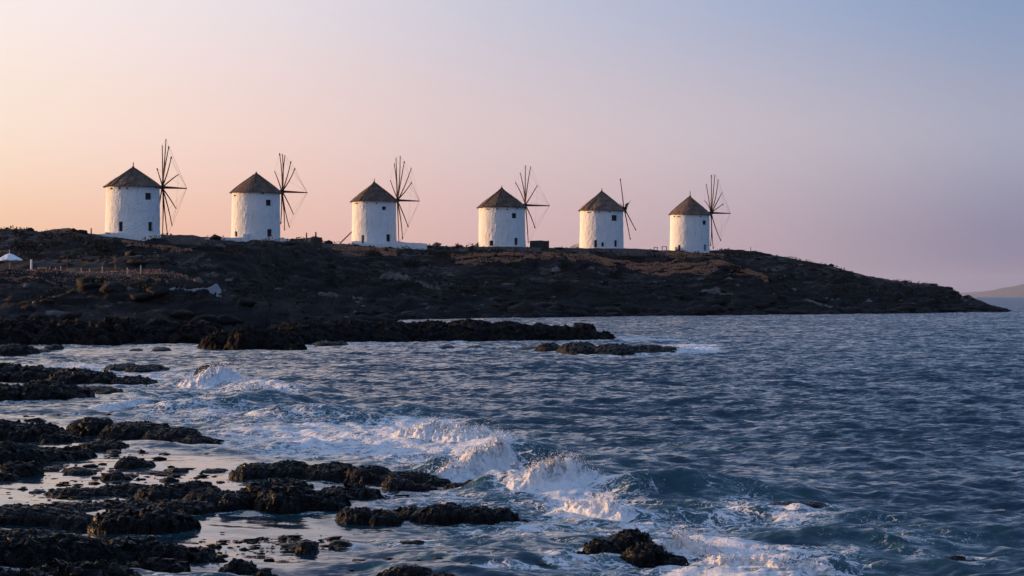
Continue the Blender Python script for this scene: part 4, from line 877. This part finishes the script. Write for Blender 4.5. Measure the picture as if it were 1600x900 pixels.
for nm_, sel, mt in (('dark_scree', rg_.uniform(0, 1, NS) < .6, 'boulder'), ('pale_scree', rg_.uniform(0, 1, NS) > .72, 'stone')):
    VV = []; FF = []; off = 0
    for x, D, z in zip(sx[kp_ & sel], sD[kp_ & sel], sz[kp_ & sel]):
        r = float(np.clip(rg_.lognormal(math.log(.26), .5), .08, 1.0)) * (.7 if mt == 'stone' else 1.15)
        VV.append(ico * rg_.uniform(.55, 1.3, (11, 1)) * (r * rg_.uniform(1, 1.7), r, r * rg_.uniform(.5, .9)) + (x, D, z + .1 * r)); FF.append(icf + off); off += 11
    if mt == 'boulder':                                   # the broken rock along the waterline
        wpx = rg_.uniform(560, 1568, 1500); wds, _z = profile(wpx); wD = wds[1] + rg_.normal(.5, 2.2, 1500); wz = terrain_z(wpx, wD)
        for x, D, z in zip((wpx - 800) / FPX * wD, wD, wz):
            if z < -1: continue
            r = float(np.clip(rg_.lognormal(math.log(.42), .55), .12, 1.5)); VV.append(ico * rg_.uniform(.5, 1.35, (11, 1)) * (r * rg_.uniform(1, 2.0), r, r * rg_.uniform(.4, .9)) + (x, D, max(z, -.1) + .1 * r)); FF.append(icf + off); off += 11
    tag(mesh_obj(nm_, np.concatenate(VV), np.concatenate(FF), M[mt]), ('dark' if mt == 'boulder' else 'pale') + ' loose stones strewn over the headland slope', None, kind='stuff')
def shrub(label, px, D, r, h, group=None, n=520):
    z = ground(px, D); o = empty('shrub', ((px - 800) / FPX * D, D, z)); tag(o, label, 'shrub', group); mb = MB()
    for k in range(7): leaf_clump(mb, (rng.uniform(-.6, .6) * r, rng.uniform(-.4, .4) * r, rng.uniform(0, .25) * h), r * .55, r * .5, h * .8, n // 7, .26, rng)
    mb.build('foliage', M['leaf'], o)
    for k in range(3): MB().tube([(0, 0, -.3), (rng.uniform(-.4, .4) * r, rng.uniform(-.3, .3) * r, h * .6)], [.05, .02], 5).build('stem', M['wood'], o)
for x, D, r, h in ((580, 308, 1.5, .9), (772, 306, 2.2, 1.1), (800, 304, 1.6, .9), (885, 306, 1.5, .9), (640, 300, 2.4, 1.0), (690, 304, 2.2, 1.0), (955, 304, 1.6, .9), (90, 240, 1.8, .9), (150, 236, 1.6, .9), (40, 236, 2.0, .9), (1150, 330, 1.8, .9), (350, 240, 2, .9)):
    shrub('dark rounded shrub on the headland slope', x, D, r, h, 'shrubs on the slope')
ag = pt(716, 388, 327); a0 = empty('agave', tuple(ag)); tag(a0, 'spiky dark agave on the skyline between two windmills', 'plant')
for k in range(15):
    a = rng.uniform(0, 6.283); e = rng.uniform(.25, 1.3); l = rng.uniform(.7, 1.25); d = Vector((math.cos(a) * math.cos(e), math.sin(a) * math.cos(e), math.sin(e)))
    MB().tube([(0, 0, -.1), d * l * .5 + Vector((0, 0, .05)), d * l], [.07, .075, .01], 5).build('leaf', M['leaf'], a0)
tq = put(180, 200); tr = empty('bare_tree', tuple(tq)); tag(tr, 'small bare twiggy tree among the terrace posts', 'tree')
trunk = MB().tube([(0, 0, -.3), (.03, 0, .35), (.0, 0, .6)], [.06, .05, .04], 7).build('trunk', M['dryleaf'], tr); cr = MB()
for k in range(26):
    a = rng.uniform(0, 6.28); e = rng.uniform(.3, 1.4); l = rng.uniform(.4, .85); d = Vector((math.cos(a) * math.cos(e), math.sin(a) * math.cos(e), math.sin(e)))
    b = Vector((0, 0, .55)); m_ = b + d * l * .5; cr.tube([b, m_, b + d * l + Vector((0, 0, .1))], [.02, .014, .006], 4)
leaf_clump(cr, (0, 0, .75), .7, .6, .6, 160, .09, rng)
cr.build('crown', M['dryleaf'], tr)

# ------------------------------------------------------------------ breaking waves
def splash(label, a, b, prof, dep, n, seed, name='breaking_wave'):
    """crest between two points on the water; prof: (t, height px). A lumpy body of foam and thrown drops."""
    n = int(n * .5); rg = np.random.RandomState(seed); A = np.array(sxy(*a)); B = np.array(sxy(*b)); D = (A[1] + B[1]) / 2; s = D / FPX; Ln = np.linalg.norm(B - A); st = D / 2048 * 1.1
    nx = max(24, min(260, int(Ln * 1.15 / st))); ny = max(14, min(90, int(dep * 2.4 / st / 1.3)))
    t = np.linspace(-.07, 1.07, nx); w = np.linspace(-1, 1, ny); T, W = np.meshgrid(t, w)
    hp = np.interp(T, [p[0] for p in prof], [p[1] for p in prof]) * s
    q = np.stack([A[0] + (B[0] - A[0]) * T, A[1] + (B[1] - A[1]) * T], -1); nrm_ = np.array([-(B - A)[1], (B - A)[0]]) / Ln
    q = q + nrm_ * (W * dep)[..., None]
    fr = 1 / max(.16, .32 * max(p[1] for p in prof) * s)
    env = np.maximum(0, 1 - np.abs(W + .25 * fbm(T * 5, W, 2, seed + 3)) ** 1.6) * sstep(-.07, .06, T) * sstep(1.07, .94, T)
    f1, f2, _ = worley(q[..., 0] * fr * 2.6, q[..., 1] * fr * 2.6, seed); g1, _, _ = worley(q[..., 0] * fr * 7, q[..., 1] * fr * 7, seed + 2)
    lump = .56 + .50 * fbm(q[..., 0] * fr * 1.5, q[..., 1] * fr * 1.1, 6, seed, .66) + .34 * (.5 - f1) + .18 * (.5 - g1) + .30 * (ridged(q[..., 0] * fr * 3, q[..., 1] * fr * 2, 4, seed + 21) - .6)
    Z = hp * env * np.maximum(lump, .05) * .9 - .03
    amp = .40 / fr
    jx = amp * fbm(q[..., 0] * fr * 2.2, q[..., 1] * fr * 2.2 + Z * fr * 3, 4, seed + 5); jy = amp * fbm(q[..., 0] * fr * 2.2 + 9, Z * fr * 3, 4, seed + 6)
    base = np.zeros_like(Z)
    for aa, bb, h, ww in SWELL: base += .75 * h * seg_ridge(q[..., 0], q[..., 1], sxy(*aa), sxy(*bb), ww)
    V = np.stack([q[..., 0] + jx * env, q[..., 1] + jy * env, Z + base - .03 * (1 - env)], -1).reshape(-1, 3); F = grid_faces(ny, nx)
    F = F[(env.reshape(-1)[F] > .03).any(1)]
    c = np.array([A[0], A[1], 0.0]); root = empty(name, tuple(c)); tag(root, label, 'wave', 'breaking waves')
    bd = mesh_obj('foam_crest', V - c, F, M['spray'], root, smooth=True)
    # drops: small octahedra thrown above and around the crest
    oct_v = np.array([(1, 0, 0), (-1, 0, 0), (0, 1, 0), (0, -1, 0), (0, 0, 1), (0, 0, -1)], float); oct_f = np.array([(0, 2, 4), (2, 1, 4), (1, 3, 4), (3, 0, 4), (2, 0, 5), (1, 2, 5), (3, 1, 5), (0, 3, 5)])
    idx = rg.choice(len(V), n, p=(lambda p_: p_ / p_.sum())((np.maximum(Z, 0) * env + 1e-6).reshape(-1) ** 1.2))
    P = V[idx].copy(); hh = Z.reshape(-1)[idx]
    up = rg.exponential(.16, n) * np.maximum(hh, .02); P += rg.normal(size=(n, 3)) * np.array([.05, .06, .02]) * (1 + up / .1)[:, None] * min(1, D / 25); P[:, 2] += up
    r = np.clip(rg.lognormal(math.log(.0016 * D / 20), .5, n), .0007 * D / 20, .0045 * D / 20) * np.clip(1.3 - up * 2, .5, 1.3)
    VV = (P[:, None, :] + oct_v[None] * r[:, None, None] * np.array([1, 1, 1.25])).reshape(-1, 3) - c; FF = (oct_f[None] + 6 * np.arange(n)[:, None, None]).reshape(-1, 3)
    tag(mesh_obj('spray_drops', VV, FF, M['drops'], root, smooth=False), kind='stuff')
    return root
splash('tallest breaking wave, bursting white beside the black reef rocks', (672, 750), (800, 738), [(0, 12), (.25, 38), (.5, 58), (.72, 76), (.88, 66), (1, 22)], .36, 9000, 1)
splash('curling breaker with a long rolling crest behind the tallest burst', (612, 692), (815, 700), [(0, 12), (.2, 30), (.32, 36), (.5, 30), (.7, 26), (.85, 16), (1, 5)], .40, 6000, 2)
splash('fan shaped burst of surf ahead of the tallest wave', (795, 772), (950, 768), [(0, 12), (.25, 38), (.5, 60), (.62, 54), (.8, 32), (1, 16)], .30, 8000, 3)
splash('low tumbling breaker trailing from the fan shaped burst', (880, 800), (985, 808), [(0, 12), (.3, 24), (.7, 26), (1, 8)], .16, 3500, 4)
splash('surf bursting up behind the weedy rock', (1035, 868), (1140, 876), [(0, 28), (.2, 58), (.4, 54), (.7, 40), (1, 20)], .20, 7000, 5)
splash('long low line of white surf trailing away from the weedy rock', (1080, 888), (1320, 902), [(0, 22), (.2, 38), (.5, 34), (.8, 28), (1, 10)], .17, 7000, 6)
splash('wave bursting over the small rock in the inner bay', (302, 608), (385, 602), [(0, 12), (.25, 38), (.5, 32), (1, 8)], .8, 3500, 7)
splash('rolling white breaker in the inner bay', (342, 618), (470, 622), [(0, 14), (.4, 30), (.7, 24), (1, 6)], .7, 3500, 8)
splash('small white splash at the end of the wet rock ridge', (112, 577), (142, 577), [(0, 4), (.5, 11), (1, 4)], .5, 800, 9)
splash('surf breaking on the seaward end of the skerry', (1045, 553), (1112, 551), [(0, 9), (.3, 16), (1, 6)], 1.4, 1500, 10)
splash('white surf between the spit and the skerry', (960, 534), (1075, 532), [(0, 3), (.3, 8), (.6, 6), (1, 3)], .9, 1000, 11)
splash('curl of water against the side of the rock awash in the swell', (1205, 806), (1262, 810), [(0, 5), (.4, 14), (1, 4)], .12, 1500, 12)
splash('lip of foam along the swell behind the rock shelf', (112, 648), (280, 625), [(0, 6), (.5, 9), (1, 6)], .35, 1800, 13)

# ------------------------------------------------------------------ evening haze
hz = MB().box(-30000, 30000, -60, 41000, -4.5, 420); hv = hz.build('haze', None)
tag(hv, 'thin evening sea haze', None, kind='stuff')
t = NT('haze_air'); pv = t.n('ShaderNodeVolumePrincipled', {'Color': (0.66, 0.74, 0.95, 1), 'Density': 0.000019, 'Anisotropy': 0.0}); t.t.links.new(pv.outputs[0], t.out.inputs['Volume'])
hv.data.materials.append(t.m)
